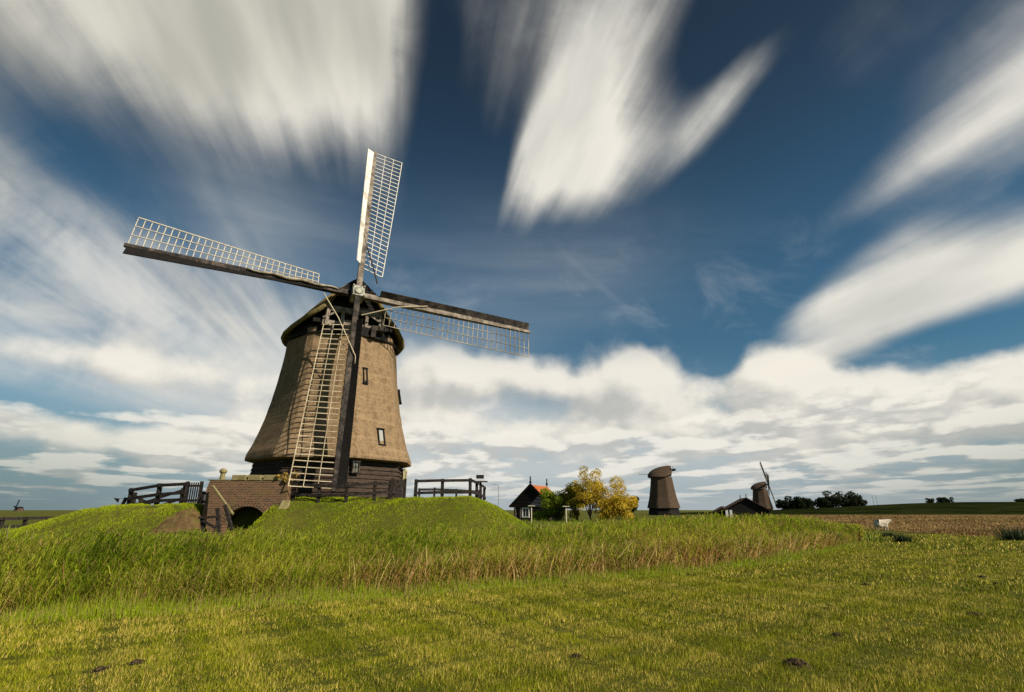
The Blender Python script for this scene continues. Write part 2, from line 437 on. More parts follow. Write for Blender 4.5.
# ------------------------------------------------------------------ helpers
class MB:
    """Collects shapes; build() links them as one mesh object."""
    def __init__(self):
        self.v, self.f = [], []

    def add(self, vs, fs):
        o = len(self.v)
        self.v += [tuple(v) for v in vs]
        self.f += [tuple(i + o for i in f) for f in fs]
        return self

    def hexa(self, p):
        """p: 4 bottom corners then 4 top corners, both counter-clockwise from above."""
        return self.add(p, [(3, 2, 1, 0), (4, 5, 6, 7), (0, 1, 5, 4), (1, 2, 6, 5), (2, 3, 7, 6), (3, 0, 4, 7)])

    def box(self, c, s, rz=0.0):
        cx, cy, cz = c
        hx, hy, hz = (k / 2 for k in s)
        ca, sa = math.cos(rz), math.sin(rz)
        P = []
        for z in (-hz, hz):
            for x, y in ((-hx, -hy), (hx, -hy), (hx, hy), (-hx, hy)):
                P.append((cx + x * ca - y * sa, cy + x * sa + y * ca, cz + z))
        return self.hexa(P)

    def bar(self, a, b, w, h=None, up=(0, 0, 1), w2=None, h2=None):
        a, b = Vector(a), Vector(b)
        h = w if h is None else h
        w2 = w if w2 is None else w2
        h2 = h if h2 is None else h2
        d = (b - a).normalized()
        u = Vector(up)
        s = d.cross(u)
        if s.length < 1e-4:
            s = d.cross(Vector((1, 0.1, 0)))
        s.normalize()
        t = s.cross(d)
        P = []
        for c, ww, hh in ((a, w, h), (b, w2, h2)):
            for i, j in ((-1, -1), (1, -1), (1, 1), (-1, 1)):
                P.append(c + s * (i * ww / 2) + t * (j * hh / 2))
        return self.add(P, [(0, 1, 2, 3), (7, 6, 5, 4), (1, 0, 4, 5), (2, 1, 5, 6), (3, 2, 6, 7), (0, 3, 7, 4)])

    def tube(self, pts, r, n=8, caps=True):
        pts = [Vector(p) for p in pts]
        rs = r if isinstance(r, (list, tuple)) else [r] * len(pts)
        V, Fs = [], []
        for i, p in enumerate(pts):
            d = (pts[min(i + 1, len(pts) - 1)] - pts[max(i - 1, 0)]).normalized()
            s = d.cross(Vector((0, 0, 1)))
            if s.length < 1e-3:
                s = d.cross(Vector((1, 0, 0)))
            s.normalize()
            t = s.cross(d)
            for k in range(n):
                a = 2 * math.pi * k / n
                V.append(p + (s * math.cos(a) + t * math.sin(a)) * rs[i])
        for i in range(len(pts) - 1):
            for k in range(n):
                k2 = (k + 1) % n
                Fs.append((i * n + k, i * n + k2, (i + 1) * n + k2, (i + 1) * n + k))
        if caps:
            Fs.append(tuple(range(n))[::-1])
            Fs.append(tuple((len(pts) - 1) * n + k for k in range(n)))
        return self.add(V, Fs)

    def rings(self, rings, close=True, cap0=False, cap1=False):
        n = len(rings[0])
        V = [p for r in rings for p in r]
        Fs = []
        for i in range(len(rings) - 1):
            for k in range(n if close else n - 1):
                k2 = (k + 1) % n
                Fs.append((i * n + k, i * n + k2, (i + 1) * n + k2, (i + 1) * n + k))
        if cap0:
            Fs.append(tuple(range(n))[::-1])
        if cap1:
            Fs.append(tuple((len(rings) - 1) * n + k for k in range(n)))
        return self.add(V, Fs)

    def ball(self, c, r, seg=10, rg=6, jit=0.0):
        c = Vector(c)
        r = r if isinstance(r, (tuple, list)) else (r, r, r)
        V = [c - Vector((0, 0, r[2]))]
        for i in range(1, rg):
            t = math.pi * i / rg - math.pi / 2
            for k in range(seg):
                a = 2 * math.pi * k / seg
                j = 1 + random.uniform(-jit, jit)
                V.append(c + Vector((r[0] * math.cos(t) * math.cos(a) * j, r[1] * math.cos(t) * math.sin(a) * j, r[2] * math.sin(t) * j)))
        V.append(c + Vector((0, 0, r[2])))
        Fs = [(0, 1 + (k + 1) % seg, 1 + k) for k in range(seg)]
        for i in range(rg - 2):
            for k in range(seg):
                a = 1 + i * seg
                Fs.append((a + k, a + (k + 1) % seg, a + seg + (k + 1) % seg, a + seg + k))
        a = 1 + (rg - 2) * seg
        Fs += [(a + k, a + (k + 1) % seg, len(V) - 1) for k in range(seg)]
        return self.add(V, Fs)

    def build(self, name, mat, parent=None, smooth=False, bevel=0.0):
        me = bpy.data.meshes.new(name)
        me.from_pydata(self.v, [], self.f)
        me.materials.append(M[mat] if isinstance(mat, str) else mat)
        if smooth:
            me.polygons.foreach_set('use_smooth', [True] * len(me.polygons))
        me.update()
        o = bpy.data.objects.new(name, me)
        COL.objects.link(o)
        if parent is not None:
            o.parent = parent
        if bevel:
            b = o.modifiers.new('bevel', 'BEVEL')
            b.width = bevel
            b.segments = 2
            b.limit_method = 'ANGLE'
        return o


def tag(o, label=None, cat=None, group=None, kind=None):
    if label: o['label'] = label
    if cat: o['category'] = cat
    if group: o['group'] = group
    if kind: o['kind'] = kind
    return o


def thing(name, label, cat, loc=(0, 0, 0), rz=0.0, group=None):
    o = bpy.data.objects.new(name, None)
    o.empty_display_size = 0.3
    COL.objects.link(o)
    o.location = loc
    o.rotation_euler = (0, 0, rz)
    return tag(o, label, cat, group)


def copy_tree(o, parent=None):
    c = o.copy()
    COL.objects.link(c)
    if parent is not None:
        c.parent = parent
    for ch in [k for k in o.children]:
        copy_tree(ch, c)
    return c


def arrays(name, V, Fs, C, mat, parent=None):
    """One mesh from numpy arrays: V (n,3), Fs (m,k) with a constant k, C (n,3) vertex colours."""
    me = bpy.data.meshes.new(name)
    n, m, k = len(V), len(Fs), Fs.shape[1]
    me.vertices.add(n)
    me.vertices.foreach_set('co', np.ascontiguousarray(V, np.float32).ravel())
    me.loops.add(m * k)
    me.loops.foreach_set('vertex_index', np.ascontiguousarray(Fs, np.int32).ravel())
    me.polygons.add(m)
    me.polygons.foreach_set('loop_start', np.arange(0, m * k, k, dtype=np.int32))
    me.polygons.foreach_set('loop_total', np.full(m, k, np.int32))
    at = me.color_attributes.new('Col', 'FLOAT_COLOR', 'POINT')
    at.data.foreach_set('color', np.ascontiguousarray(np.hstack([np.clip(C, 0, 1), np.ones((n, 1))]), np.float32).ravel())
    me.materials.append(M[mat])
    me.update(calc_edges=True)
    o = bpy.data.objects.new(name, me)
    COL.objects.link(o)
    if parent is not None:
        o.parent = parent
    return o


_F = np.array([0, math.cos(PITCH), math.sin(PITCH)])
_U = np.array([0, -math.sin(PITCH), math.cos(PITCH)])


def at(px, py, Y):
    """The point of the place seen at a pixel of the photograph, Y metres ahead of the camera."""
    d = np.array([1., 0, 0]) * (px - 512) / FPX + _U * (346 - py) / FPX + _F
    p = np.array([0, 0, EYE]) + d * (Y / d[1])
    return Vector(p)


def smooth(t):
    t = np.clip(t, 0, 1)
    return t * t * (3 - 2 * t)


def vnoise(x, y, s, seed=0):
    """Cheap smooth noise in -1..1 for numpy arrays."""
    a = np.sin(x * s * 1.00 + y * s * 0.63 + seed) + np.sin(-x * s * 0.71 + y * s * 1.13 + seed * 2.1) \
        + 0.6 * np.sin(x * s * 1.93 - y * s * 1.57 + seed * 3.7) + 0.5 * np.sin(x * s * 2.9 + y * s * 2.3 + seed * 0.7)
    return a / 3.1


# ------------------------------------------------------------------ terrain
MX0, MX1, MY0, MY1, MTOP = -20.5, -2.6, 29.3, 44.0, 2.12


def height(x, y):
    x = np.asarray(x, float)
    y = np.asarray(y, float)
    dl = np.maximum(MX0 - x, 0) / 7.6
    dr = np.maximum(x - MX1, 0) / 5.4
    df = np.maximum(MY0 - y, 0) / 4.6
    db = np.maximum(y - MY1, 0) / 8.0
    d = np.sqrt(np.maximum(dl, dr) ** 2 + np.maximum(df, db) ** 2)
    top = MTOP - 0.40 * smooth((-12.0 - x) / 5.0) + 0.06 * vnoise(x, y, 0.8) + 0.07 * vnoise(x, y, 0.33, 2) + 0.05 * vnoise(x, y, 2.1, 5) + 0.03 * vnoise(x, y, 4.3, 1)
    h = top * (1 - smooth(d))
    # the channel in front of the culvert
    ch = np.exp(-((x + 14.2) / 1.55) ** 4) * smooth((29.3 - y) / 0.6) * smooth((y - 20) / 3)
    h = h * (1 - ch) + ch * np.minimum(h, 0.15)
    lawn = 0.035 * vnoise(x, y, 0.55, 1) + 0.02 * vnoise(x, y, 1.7, 4)
    return h + lawn * np.exp(-((np.hypot(x, y) / 28) ** 2))


def hz(x, y):
    return float(height(x, y))


def build_ground():
    # polar sheet, fine near the camera, out to beyond the horizon
    rs = np.concatenate([np.linspace(0.0, 60, 150)[1:], np.geomspace(61, 9000, 60)])
    na = 420
    an = np.linspace(0, 2 * np.pi, na, endpoint=False)
    V = [np.array([[0, 0, hz(0, 0)]])]
    for r in rs:
        x, y = r * np.sin(an), r * np.cos(an)
        V.append(np.stack([x, y, height(x, y)], 1))
    V = np.vstack(V)
    mb = MB()
    Fs = []
    for k in range(na):
        Fs.append((0, 1 + (k + 1) % na, 1 + k))
    for i in range(len(rs) - 1):
        a, b = 1 + i * na, 1 + (i + 1) * na
        for k in range(na):
            k2 = (k + 1) % na
            Fs.append((a + k, a + k2, b + k2, b + k))
    mb.add(V.tolist(), [f[::-1] for f in Fs])
    o = mb.build('ground', 'ground', smooth=True)
    tag(o, kind='structure')
    # stubble field beyond the pasture, on the right
    near = np.array([(44, 84), (35, 64), (29.5, 51), (28.2, 41), (27.4, 34), (27.2, 29), (30, 23), (45, 12), (300, -20)], float)
    far = np.array([(86, 176), (88, 176), (92, 176), (100, 176), (120, 176), (160, 176), (210, 176), (330, 176), (700, 176)], float)
    q = np.concatenate([np.linspace(0, 0.25, 14), np.linspace(0.3, 1, 15)])
    n = 90
    tt = np.linspace(0, len(near) - 1, n)
    nx, ny = (np.interp(tt, np.arange(len(near)), near[:, i]) for i in (0, 1))
    fx, fy = (np.interp(tt, np.arange(len(far)), far[:, i]) for i in (0, 1))
    nx = nx + 0.25 * np.sin(tt * 9)
    mb = MB()
    rings = []
    for k in q:
        x, y = nx + (fx - nx) * k, ny + (fy - ny) * k
        rings.append(np.stack([x, y, height(x, y) + 0.03], 1).tolist())
    mb.rings(rings, close=False)
    tag(mb.build('stubble_field', 'stubble', smooth=True), kind='structure')


build_ground()


def earth_bank():
    # trodden bare earth running down beside the culvert wall
    rows = []
    for k in range(12):
        q = k / 11
        y = 28.3 - 3.4 * q
        xa, xb = -16.3 - 0.25 * math.sin(q * 7) - 1.5 * q, -15.2 - 1.2 * q
        row = []
        for j in range(10):
            x = xa + (xb - xa) * j / 9
            row.append((x, y, hz(x, y) + 0.04 + 0.03 * math.sin(j * 2.1 + k)))
        rows.append(row)
    mb = MB()
    mb.rings(rows, close=False)
    tag(mb.build('earth_path', 'earth', smooth=True), kind='structure')


earth_bank()


# ------------------------------------------------------------------ the main windmill
def octagon(r, z, soft=0.07, a0=0.0):
    """Ring of an octagon with softened corners; facets look towards a0, a0+45..."""
    pts = []
    for k in range(8):
        for s in (-1, 1):
            c = a0 + R(45 * k + 22.5)
            ca = c + s * soft
            rr = r * (1 - 0.012)
            pts.append((rr * math.sin(ca), -rr * math.cos(ca), z))
    return pts


def window(parent, name, c, n_az, w, h, lean, pane='glass', frame='tar', cross=False):
    """A framed window set in a facet that looks towards azimuth n_az (from -Y towards +X)."""
    c = Vector(c)
    n = Vector((math.sin(n_az), -math.cos(n_az), 0))
    t = Vector((math.cos(n_az), math.sin(n_az), 0))
    up = (Vector((0, 0, 1)) - n * lean).normalized()
    f = MB()
    th = 0.07
    for s in (-1, 1):
        f.bar(c + t * s * (w / 2) - up * h / 2, c + t * s * (w / 2) + up * h / 2, th, 0.16, up=n)
        f.bar(c - t * (w / 2 + th) + up * s * (h / 2 + th / 2), c + t * (w / 2 + th) + up * s * (h / 2 + th / 2), 0.19, th, up=up)
    if cross:
        f.bar(c - t * w / 2, c + t * w / 2, 0.05, 0.05, up=up)
        f.bar(c - up * h / 2, c + up * h / 2, 0.05, 0.05, up=n)
    fo = f.build('window', frame, parent)
    p = MB()
    p.bar(c - up * h / 2 - n * 0.02, c + up * h / 2 - n * 0.02, w - 0.03, 0.04, up=n)
    p.build('pane', pane, fo)
    return fo


PROFILE = [(2.0, 4.72), (2.2, 5.2), (2.3, 5.3), (2.6, 5.17), (3.4, 4.84), (4.7, 4.46), (6.2, 4.14), (8.2, 3.84), (10.4, 3.64)]


def prof_r(z):
    return float(np.interp(z, [p[0] for p in PROFILE[2:]], [p[1] for p in PROFILE[2:]]))


ROT = R(26.5)
MILL = Vector((-11.66, 35.22, 2.2))
HUB = Vector((-0.13, -4.33, 12.47))
TILT = R(10.4)
FACET0 = R(6) - ROT                 # one facet of the octagon looks this way in the mill's own frame


def build_cap(parent, mat, boards, gable='board'):
    st = [(-3.5, 2.05, 3.45, 1.15), (-2.8, 2.85, 3.55, 0.65), (-1.9, 3.5, 3.5, 0.22), (-0.8, 3.85, 3.35, 0.03), (0.5, 3.92, 3.1, 0.0),
          (1.7, 3.75, 2.75, 0.0), (2.8, 3.2, 2.25, 0.02), (3.7, 2.3, 1.6, 0.08), (4.3, 1.2, 0.9, 0.15)]
    z0 = 10.2
    rings = []
    for y, w, h, e in st:
        ring = []
        for t in np.linspace(-1, 1, 21):
            a = abs(t)
            # concave by the flared eave, bulging above, pointed ridge
            zz = e + (h - e) * ((1 - a) ** 0.92 * 0.80 + 0.20 * (1 - a ** 2.4)) - 0.16 * math.exp(-((a - 0.83) / 0.14) ** 2)
            ring.append((w * t, y, z0 + zz))
        rings.append(ring)
    mb = MB()
    mb.rings(rings, close=False)
    cap = mb.build('cap', mat, parent, smooth=True)
    so = cap.modifiers.new('thick', 'SOLIDIFY')
    so.thickness = 0.26
    so.offset = 1
    # front gable boards, set back under the roof, and the boarded hood that closes the ridge end
    g = MB()

    def boards_tri(zlo, zhi, hw_lo, y, slope, n):
        zs = np.linspace(zlo, zhi, n)
        for i in range(n - 1):
            za, zb = zs[i], zs[i + 1] + 0.02

            def hw(z): return max(0.03, hw_lo * (zhi - z) / (zhi - zlo))
            ya, yb = y + slope * (za - zlo) - 0.05, y + slope * (zb - zlo)
            g.add([(-hw(za), ya, za), (hw(za), ya, za), (hw(zb), yb, zb), (-hw(zb), yb, zb),
                   (-hw(za), ya + 0.1, za), (hw(za), ya + 0.1, za), (hw(zb), yb + 0.06, zb), (-hw(zb), yb + 0.06, zb)],
                  [(0, 1, 2, 3), (7, 6, 5, 4), (1, 0, 4, 5), (2, 1, 5, 6), (3, 2, 6, 7), (0, 3, 7, 4)])
    boards_tri(z0 + 1.5, z0 + 3.25, 1.75, -3.2, 0.0, 9)
    boards_tri(z0 + 2.42, z0 + 3.72, 1.32, -3.98, 0.28, 7)
    g.build('gable_boards', boards, parent)
    return cap


def build_windmill():
    root = thing('windmill', 'big thatched octagonal windmill on the grassy mound with four lattice sails', 'windmill', MILL, ROT)
    # dark board base
    a0 = FACET0
    b = MB()
    rows = 11
    zs = np.linspace(-0.5, 2.35, rows + 1)
    for i in range(rows):
        ra = 5.08 - 0.32 * i / rows
        r0, r1 = octagon(ra, zs[i], 0.01, a0), octagon(ra - 0.10, zs[i + 1] - 0.012, 0.01, a0)
        r2 = octagon(ra - 0.12, zs[i + 1], 0.01, a0)
        b.rings([octagon(ra - 0.16, zs[i], 0.01, a0), r0, r1, r2])
    b.rings([octagon(4.35, -0.5, 0.01, a0), octagon(4.35, 2.2, 0.01, a0)], cap1=True)
    b.build('base_wall', 'board', root)
    # thatched tower
    t = MB()
    prof = []
    for (z, r) in PROFILE:
        prof.append((z, r))
    zz = np.linspace(2.32, 10.4, 34)
    rings = [octagon(4.5, 2.08, 0.07, a0), octagon(5.0, 2.10, 0.07, a0), octagon(5.24, 2.16, 0.07, a0)]
    sm = np.convolve(np.interp(np.linspace(1.4, 10.8, 60), [p[0] for p in PROFILE[2:]], [p[1] for p in PROFILE[2:]]), np.ones(5) / 5, 'same')
    for z in zz:
        r = float(np.interp(z, np.linspace(1.4, 10.8, 60)[3:-3], sm[3:-3]))
        ring = octagon(r, z, 0.07, a0)
        # uneven hand-laid reed: small ripples in and out
        ring2 = []
        for (x, y, q) in ring:
            k = 1 + 0.006 * mnoise.noise(Vector((x * 1.1, y * 1.1, q * 1.6)))
            ring2.append((x * k, y * k, q + ((0.07 * mnoise.noise(Vector((x * 2, y * 2, 0))) + 0.05 * mnoise.noise(Vector((x * 7, y * 7, 4)))) if z < 2.4 else 0)))
        rings.append(ring2)
    t.rings(rings, cap1=True)
    t.build('thatched_body', 'thatch', root)
    # dark curb ring between tower and cap
    k = MB()
    k.tube([(0, 0, 9.95), (0, 0, 10.08)], 3.70, 32)
    k.tube([(0, 0, 10.08), (0, 0, 10.6)], 3.6, 32)
    k.build('curb_ring', 'tar', root)
    build_cap(root, 'cap_thatch', 'tar')
    # dark floor and front frame of the cap
    f = MB()
    f.box((0, -0.4, 10.75), (5.0, 5.6, 0.25))
    f.box((0, -2.9, 11.5), (3.4, 0.16, 1.7))
    f.build('cap_front', 'tar', root)
    f = MB()
    f.box((0, -3.15, 10.62), (3.9, 0.34, 0.36))                 # breast beam
    f.box((0, -3.2, 11.62), (3.0, 0.30, 0.34))                  # weather beam
    for s in (-1, 1):
        f.bar((s * 1.75, -3.3, 10.5), (s * 1.62, -3.25, 12.2), 0.22, 0.22)
        f.bar((s * 0.75, -3.3, 10.5), (s * 0.75, -3.3, 11.6), 0.2, 0.2)
        f.bar((s * 1.95, -3.35, 10.9), (s * 0.9, -3.35, 11.55), 0.1, 0.12)
    f.build('front_beams', 'spar', root)
    f = MB()
    f.box((1.55, -3.45, 10.62), (0.9, 0.3, 0.3))
    f.box((1.2, -3.5, 10.25), (0.3, 0.4, 0.6))
    f.build('bearing_block', 'darkspar', root)
    # windshaft and its iron head
    ax = Vector((0, -math.cos(TILT), math.sin(TILT)))
    s = MB()
    s.tube([HUB - ax * 3.2, HUB - ax * 0.5], 0.34, 14)
    s.build('windshaft', 'darkspar', root, smooth=False)
    h = MB()
    up0 = Vector((0, math.sin(TILT), math.cos(TILT)))
    rt0 = Vector((1, 0, 0))
    h.bar(HUB - ax * 0.55, HUB + ax * 0.42, 0.74, 0.74, up=up0)
    h.tube([HUB + ax * 0.42, HUB + ax * 0.5], 0.26, 12)
    for i in (-1, 1):
        for j in (-1, 1):
            h.bar(HUB + rt0 * i * 0.33 + up0 * j * 0.33 + ax * 0.1, HUB + rt0 * i * 0.33 + up0 * j * 0.33 + ax * 0.5, 0.12, 0.12, up=up0)
    h.build('shaft_head', 'iron', root, bevel=0.05)
    # sails
    roll = R(-3.1)
    L = 12.5
    looks = {'up': ('whitewood', 'spar', 'whitewood'), 'right': ('darkspar', 'spar', 'darklath'),  # colours carry sun glare on the up sail, shade on the other boards
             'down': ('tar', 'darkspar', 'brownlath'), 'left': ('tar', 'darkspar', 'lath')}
    fine = {'left': 0.8}
    for i, nm in enumerate(('right', 'up', 'left', 'down')):
        al = roll + i * math.pi / 2
        e = rt0 * math.cos(al) + up0 * math.sin(al)
        c = rt0 * math.sin(al) - up0 * math.cos(al)
        off = ax * (0.17 if i % 2 else -0.17)
        O = HUB + off
        wb, st, la = looks[nm]
        m = MB()
        m.bar(O + e * 0.3, O + e * 7.0, 0.34, 0.34, up=ax, w2=0.30, h2=0.28)
        m.bar(O + e * 7.0, O + e * L, 0.30, 0.28, up=ax, w2=0.2, h2=0.17)
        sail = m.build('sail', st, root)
        # twisted lattice, trailing side
        lt = MB()
        n = 30
        r0, r1 = (2.4 if nm in ('left', 'down') else 1.95), 12.35

        def pt(r, w):
            q = (r - r0) / (r1 - r0)
            tau = R(29 - 26 * q) if nm == 'left' else R(21 - 18 * q)
            lat = c * math.cos(tau) - ax * math.sin(tau)
            return O + e * r + lat * w + ax * 0.02

        def width(r):
            return (1.82 if nm == 'down' else 1.62) + 0.42 * (r - r0) / (r1 - r0)
        for k in range(n):
            r = r0 + (r1 - r0) * k / (n - 1)
            lt.bar(pt(r, -0.12), pt(r, width(r)), 0.044 * fine.get(nm, 1), 0.04 * fine.get(nm, 1), up=ax)
        for fr, th in ((0.36, .034), (0.68, .034), (1.0, .048)):
            for k in range(n - 1):
                ra, rb = (r0 + (r1 - r0) * kk / (n - 1) for kk in (k, k + 1))
                lt.bar(pt(ra, width(ra) * fr) + ax * 0.045, pt(rb, width(rb) * fr) + ax * 0.045, th, 0.04, up=ax)
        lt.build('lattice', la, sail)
        # leading boards, tipped forward
        bd = MB()
        nb = 6
        for k in range(nb):
            rs0 = 1.4 if nm == 'right' else 2.1
            ra = rs0 + (r1 - rs0) * k / nb
            rb = rs0 + (r1 - rs0) * (k + 1) / nb
            P = []
            for d in (-0.02, 0.02):
                bw = 0.8 if nm == 'left' else 0.64
                for (r, w) in ((ra, 0.1), (rb, 0.1), (rb, bw), (ra, bw)):
                    beta = R(50 - 28 * (r - 2.6) / 10)
                    lat = -c * math.cos(beta) + ax * math.sin(beta)
                    nn = ax * math.cos(beta) + c * math.sin(beta)
                    P.append(O + e * r + lat * w + nn * d)
            bd.hexa(P)
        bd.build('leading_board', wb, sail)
        if nm == 'left':
            # sailcloth rolled up along the spar
            cl = MB()
            pts, rad = [], []
            a_, b_ = (1.2, 6.4) if nm == 'left' else (0.9, 4.6)
            for k in range(16):
                r = a_ + (b_ - a_) * k / 15
                pts.append(O + e * r + ax * 0.24 + c * (0.03 + 0.05 * math.sin(k * 1.3)))
                rad.append(0.04 + 0.07 * math.sin(math.pi * k / 15) + 0.02 * math.sin(k * 2.7))
            cl.tube(pts, rad, 7)
            cl.build('rolled_sailcloth', 'cloth', sail, smooth=True)
        rp = MB()
        if nm == 'up':
            pts = []
            for k in range(15):
                q = k / 14
                r = 7.0 - 6.1 * q
                w = -0.45 + 1.55 * q - 0.5 * math.sin(math.pi * q) * (1 - q)
                pts.append(O + e * r + c * w + ax * (0.2 if q < .2 else 0.12))
            rp.tube(pts, 0.045, 6)
            rp.build('rope', 'darkrope', sail)
        elif nm == 'right':
            rp.tube([O + e * 0.5 + c * 1.1 - ax * 0.5, O + e * 2.6 + c * 0.35 + ax * 0.15, O + e * 4.6 - c * 0.15 + ax * 0.26], 0.035, 6)
            rp.build('rope', 'rope', sail)
        elif nm == 'down':
            rp.tube([O + e * 0.4 + c * 2.0 - ax * 0.3, O + e * 2.2 + c * 1.0 + ax * 0.2, O + e * 4.6 - c * 0.25 + ax * 0.26, O + e * 5.1 - c * 0.3 + ax * 0.26], 0.035, 6)
            rp.build('rope', 'rope', sail)
    return root


mill = build_windmill()


def facet_hit(px, py, k, inset=0.0, base=False):
    """Where the line of sight through a pixel meets facet k of the tower, in the mill's own frame."""
    a = FACET0 + R(45) * k
    n = Vector((math.sin(a), -math.cos(a), 0))
    inv = Matrix.Translation(MILL) @ Matrix.Rotation(ROT, 4, 'Z')
    inv = inv.inverted()
    o = inv @ Vector((0, 0, EYE))
    d = (inv @ at(px, py, 30)) - o
    z = 5
    for _ in range(30):
        ap = (prof_r(z) if not base else 4.9) * 0.937 + inset
        s = (ap - o.dot(n)) / d.dot(n)
        p = o + d * s
        z = p.z
    return p, a


p, a = facet_hit(365, 376, 1, 0.0)
window(mill, 'window', p, a, 0.26, 0.95, 0.16, 'glass')
p, a = facet_hit(381, 437, 1, 0.02)
window(mill, 'window', p, a, 0.42, 0.95, 0.26, 'curtain')
p, a = facet_hit(355.5, 467, 1, 0.03, True)
window(mill, 'window', p, a, 0.42, 0.55, 0.0, 'greypane', 'darkspar', True)
p, a = facet_hit(399.5, 397, 2, 0.0)
window(mill, 'window', p, a, 0.3, 0.9, 0.2, 'glass')
# the door on the right-hand face, pale yellow posts
p, a = facet_hit(405, 477, 2, 0.0, True)
n = Vector((math.sin(a), -math.cos(a), 0)); tt = Vector((math.cos(a), math.sin(a), 0))
dm = MB()
q = Vector((p.x, p.y, 0.75))
dm.bar(q - tt * 0.6 + Vector((0, 0, -.9)), q - tt * 0.6 + Vector((0, 0, 1.05)), 0.16, 0.14, up=n)
dm.bar(q + tt * 0.6 + Vector((0, 0, -.9)), q + tt * 0.6 + Vector((0, 0, 1.05)), 0.16, 0.14, up=n)
dm.bar(q - tt * 0.7 + Vector((0, 0, 1.1)), q + tt * 0.7 + Vector((0, 0, 1.1)), 0.14, 0.14, up=n)
door = dm.build('door', 'yellow', mill)
dm = MB()
dm.bar(q + Vector((0, 0, -.9)), q + Vector((0, 0, 1.02)), 1.05, 0.06, up=n)
dm.build('door_leaf', 'fence', door)


# ------------------------------------------------------------------ far windmills
def far_mill(label, Y, pxc, rz, scale=1.0, stock=None, zb=0.0):
    p = at(pxc, 505, Y)
    root = thing('windmill', label, 'windmill', (p.x, Y, zb), rz)
    b = MB()
    b.rings([octagon(5.1, 0, 0.01), octagon(4.75, 2.6, 0.01)], cap1=True)
    b.build('base_wall', 'tar', root)
    b = MB()
    prof = [(2.2, 4.7), (2.05, 5.3), (2.5, 5.2), (5, 4.45), (8, 3.9), (11.3, 3.45)]
    b.rings([octagon(r, z, 0.05) for z, r in prof], cap1=True)
    b.build('thatched_body', 'grey_thatch', root)
    cap = build_cap(root, 'grey_thatch', 'tar')
    cap.location = (0, 0, 0.95)
    cap.scale = (0.92, 0.92, 1.0)
    for ch in root.children:
        if ch.name.startswith('gable_boards'):
            ch.location = (0, 0, 0.95)
    f = MB()
    f.box((0, -0.3, 11.8), (5.0, 5.4, 0.3))
    f.box((0, -3.0, 12.9), (3.2, 0.2, 2.2))
    f.build('cap_front', 'tar', root)
    ax = Vector((0, -math.cos(TILT), math.sin(TILT)))
    up0 = Vector((0, math.sin(TILT), math.cos(TILT)))
    hub = Vector((0, -4.1, 13.6))
    s = MB()
    s.tube([hub - ax * 3, hub + ax * 0.5], 0.36, 10)
    s.build('windshaft', 'darkspar', root)
    if stock is None:
        m = MB()
        m.bar((0, 3.4, 12.2), (0, 7.2, 12.5), 0.16, 0.16)
        m.build('tail_beam', 'spar', root)
    for i in range(4 if stock is not None else 0):
        al = stock + i * math.pi / 2
        e = Vector((1, 0, 0)) * math.cos(al) + up0 * math.sin(al)
        c = Vector((1, 0, 0)) * math.sin(al) - up0 * math.cos(al)
        m = MB()
        m.bar(hub + e * 0.3, hub + e * 12.2, 0.5, 0.5, up=ax, w2=0.3, h2=0.3)
        sail = m.build('sail', 'tar', root)
        lt = MB()
        for k in range(22):
            r = 2.6 + 9.5 * k / 21
            lt.bar(hub + e * r, hub + e * r + c * 1.8 - ax * 0.35, 0.06, 0.06, up=ax)
        for w in (0.65, 1.2, 1.8):
            lt.bar(hub + e * 2.6 + c * w - ax * 0.19 * w, hub + e * 12.1 + c * w - ax * .19 * w, 0.06, 0.06, up=ax)
        lt.build('lattice', 'darklath', sail)
        bd = MB()
        bd.bar(hub + e * 2.6 - c * 0.35 + ax * .25, hub + e * 12.1 - c * 0.35 + ax * .25, 0.1, 0.6, up=c)
        bd.build('leading_board', 'tar', sail)
    return root


far_mill('grey-brown windmill right of the yellow tree, showing no sails', 172, 663.5, R(75))
far_mill('smaller dark windmill behind the black barn, one long sail stock slanting', 272, 762, R(70), stock=R(70))


def tiny_mill():
    p = at(19, 511, 620)
    root = thing('windmill', 'tiny windmill on the left horizon above the low rail fence', 'windmill', (p.x, 620, 0), R(-20))
    b = MB()
    b.rings([octagon(4.8, 0, 0.05), octagon(3.4, 3.2, 0.05)], cap1=True)
    b.build('tower', 'grey_thatch', root)
    c = MB()
    c.ball((0, 0, 3.6), (3.4, 3.4, 1.6), 10, 6)
    c.build('cap', 'tar', root)
    for a in (R(70), R(250), R(160), R(-20)):
        s = MB()
        l = 8.5 if a in (R(70),) else 4.0
        s.bar((0, -3.8, 4.2), (math.cos(a) * l, -3.8, 4.2 + math.sin(a) * l if a != R(250) else 0.8), 1.3, 0.5, up=(0, 1, 0))
        s.build('sail', 'tar', root)


tiny_mill()


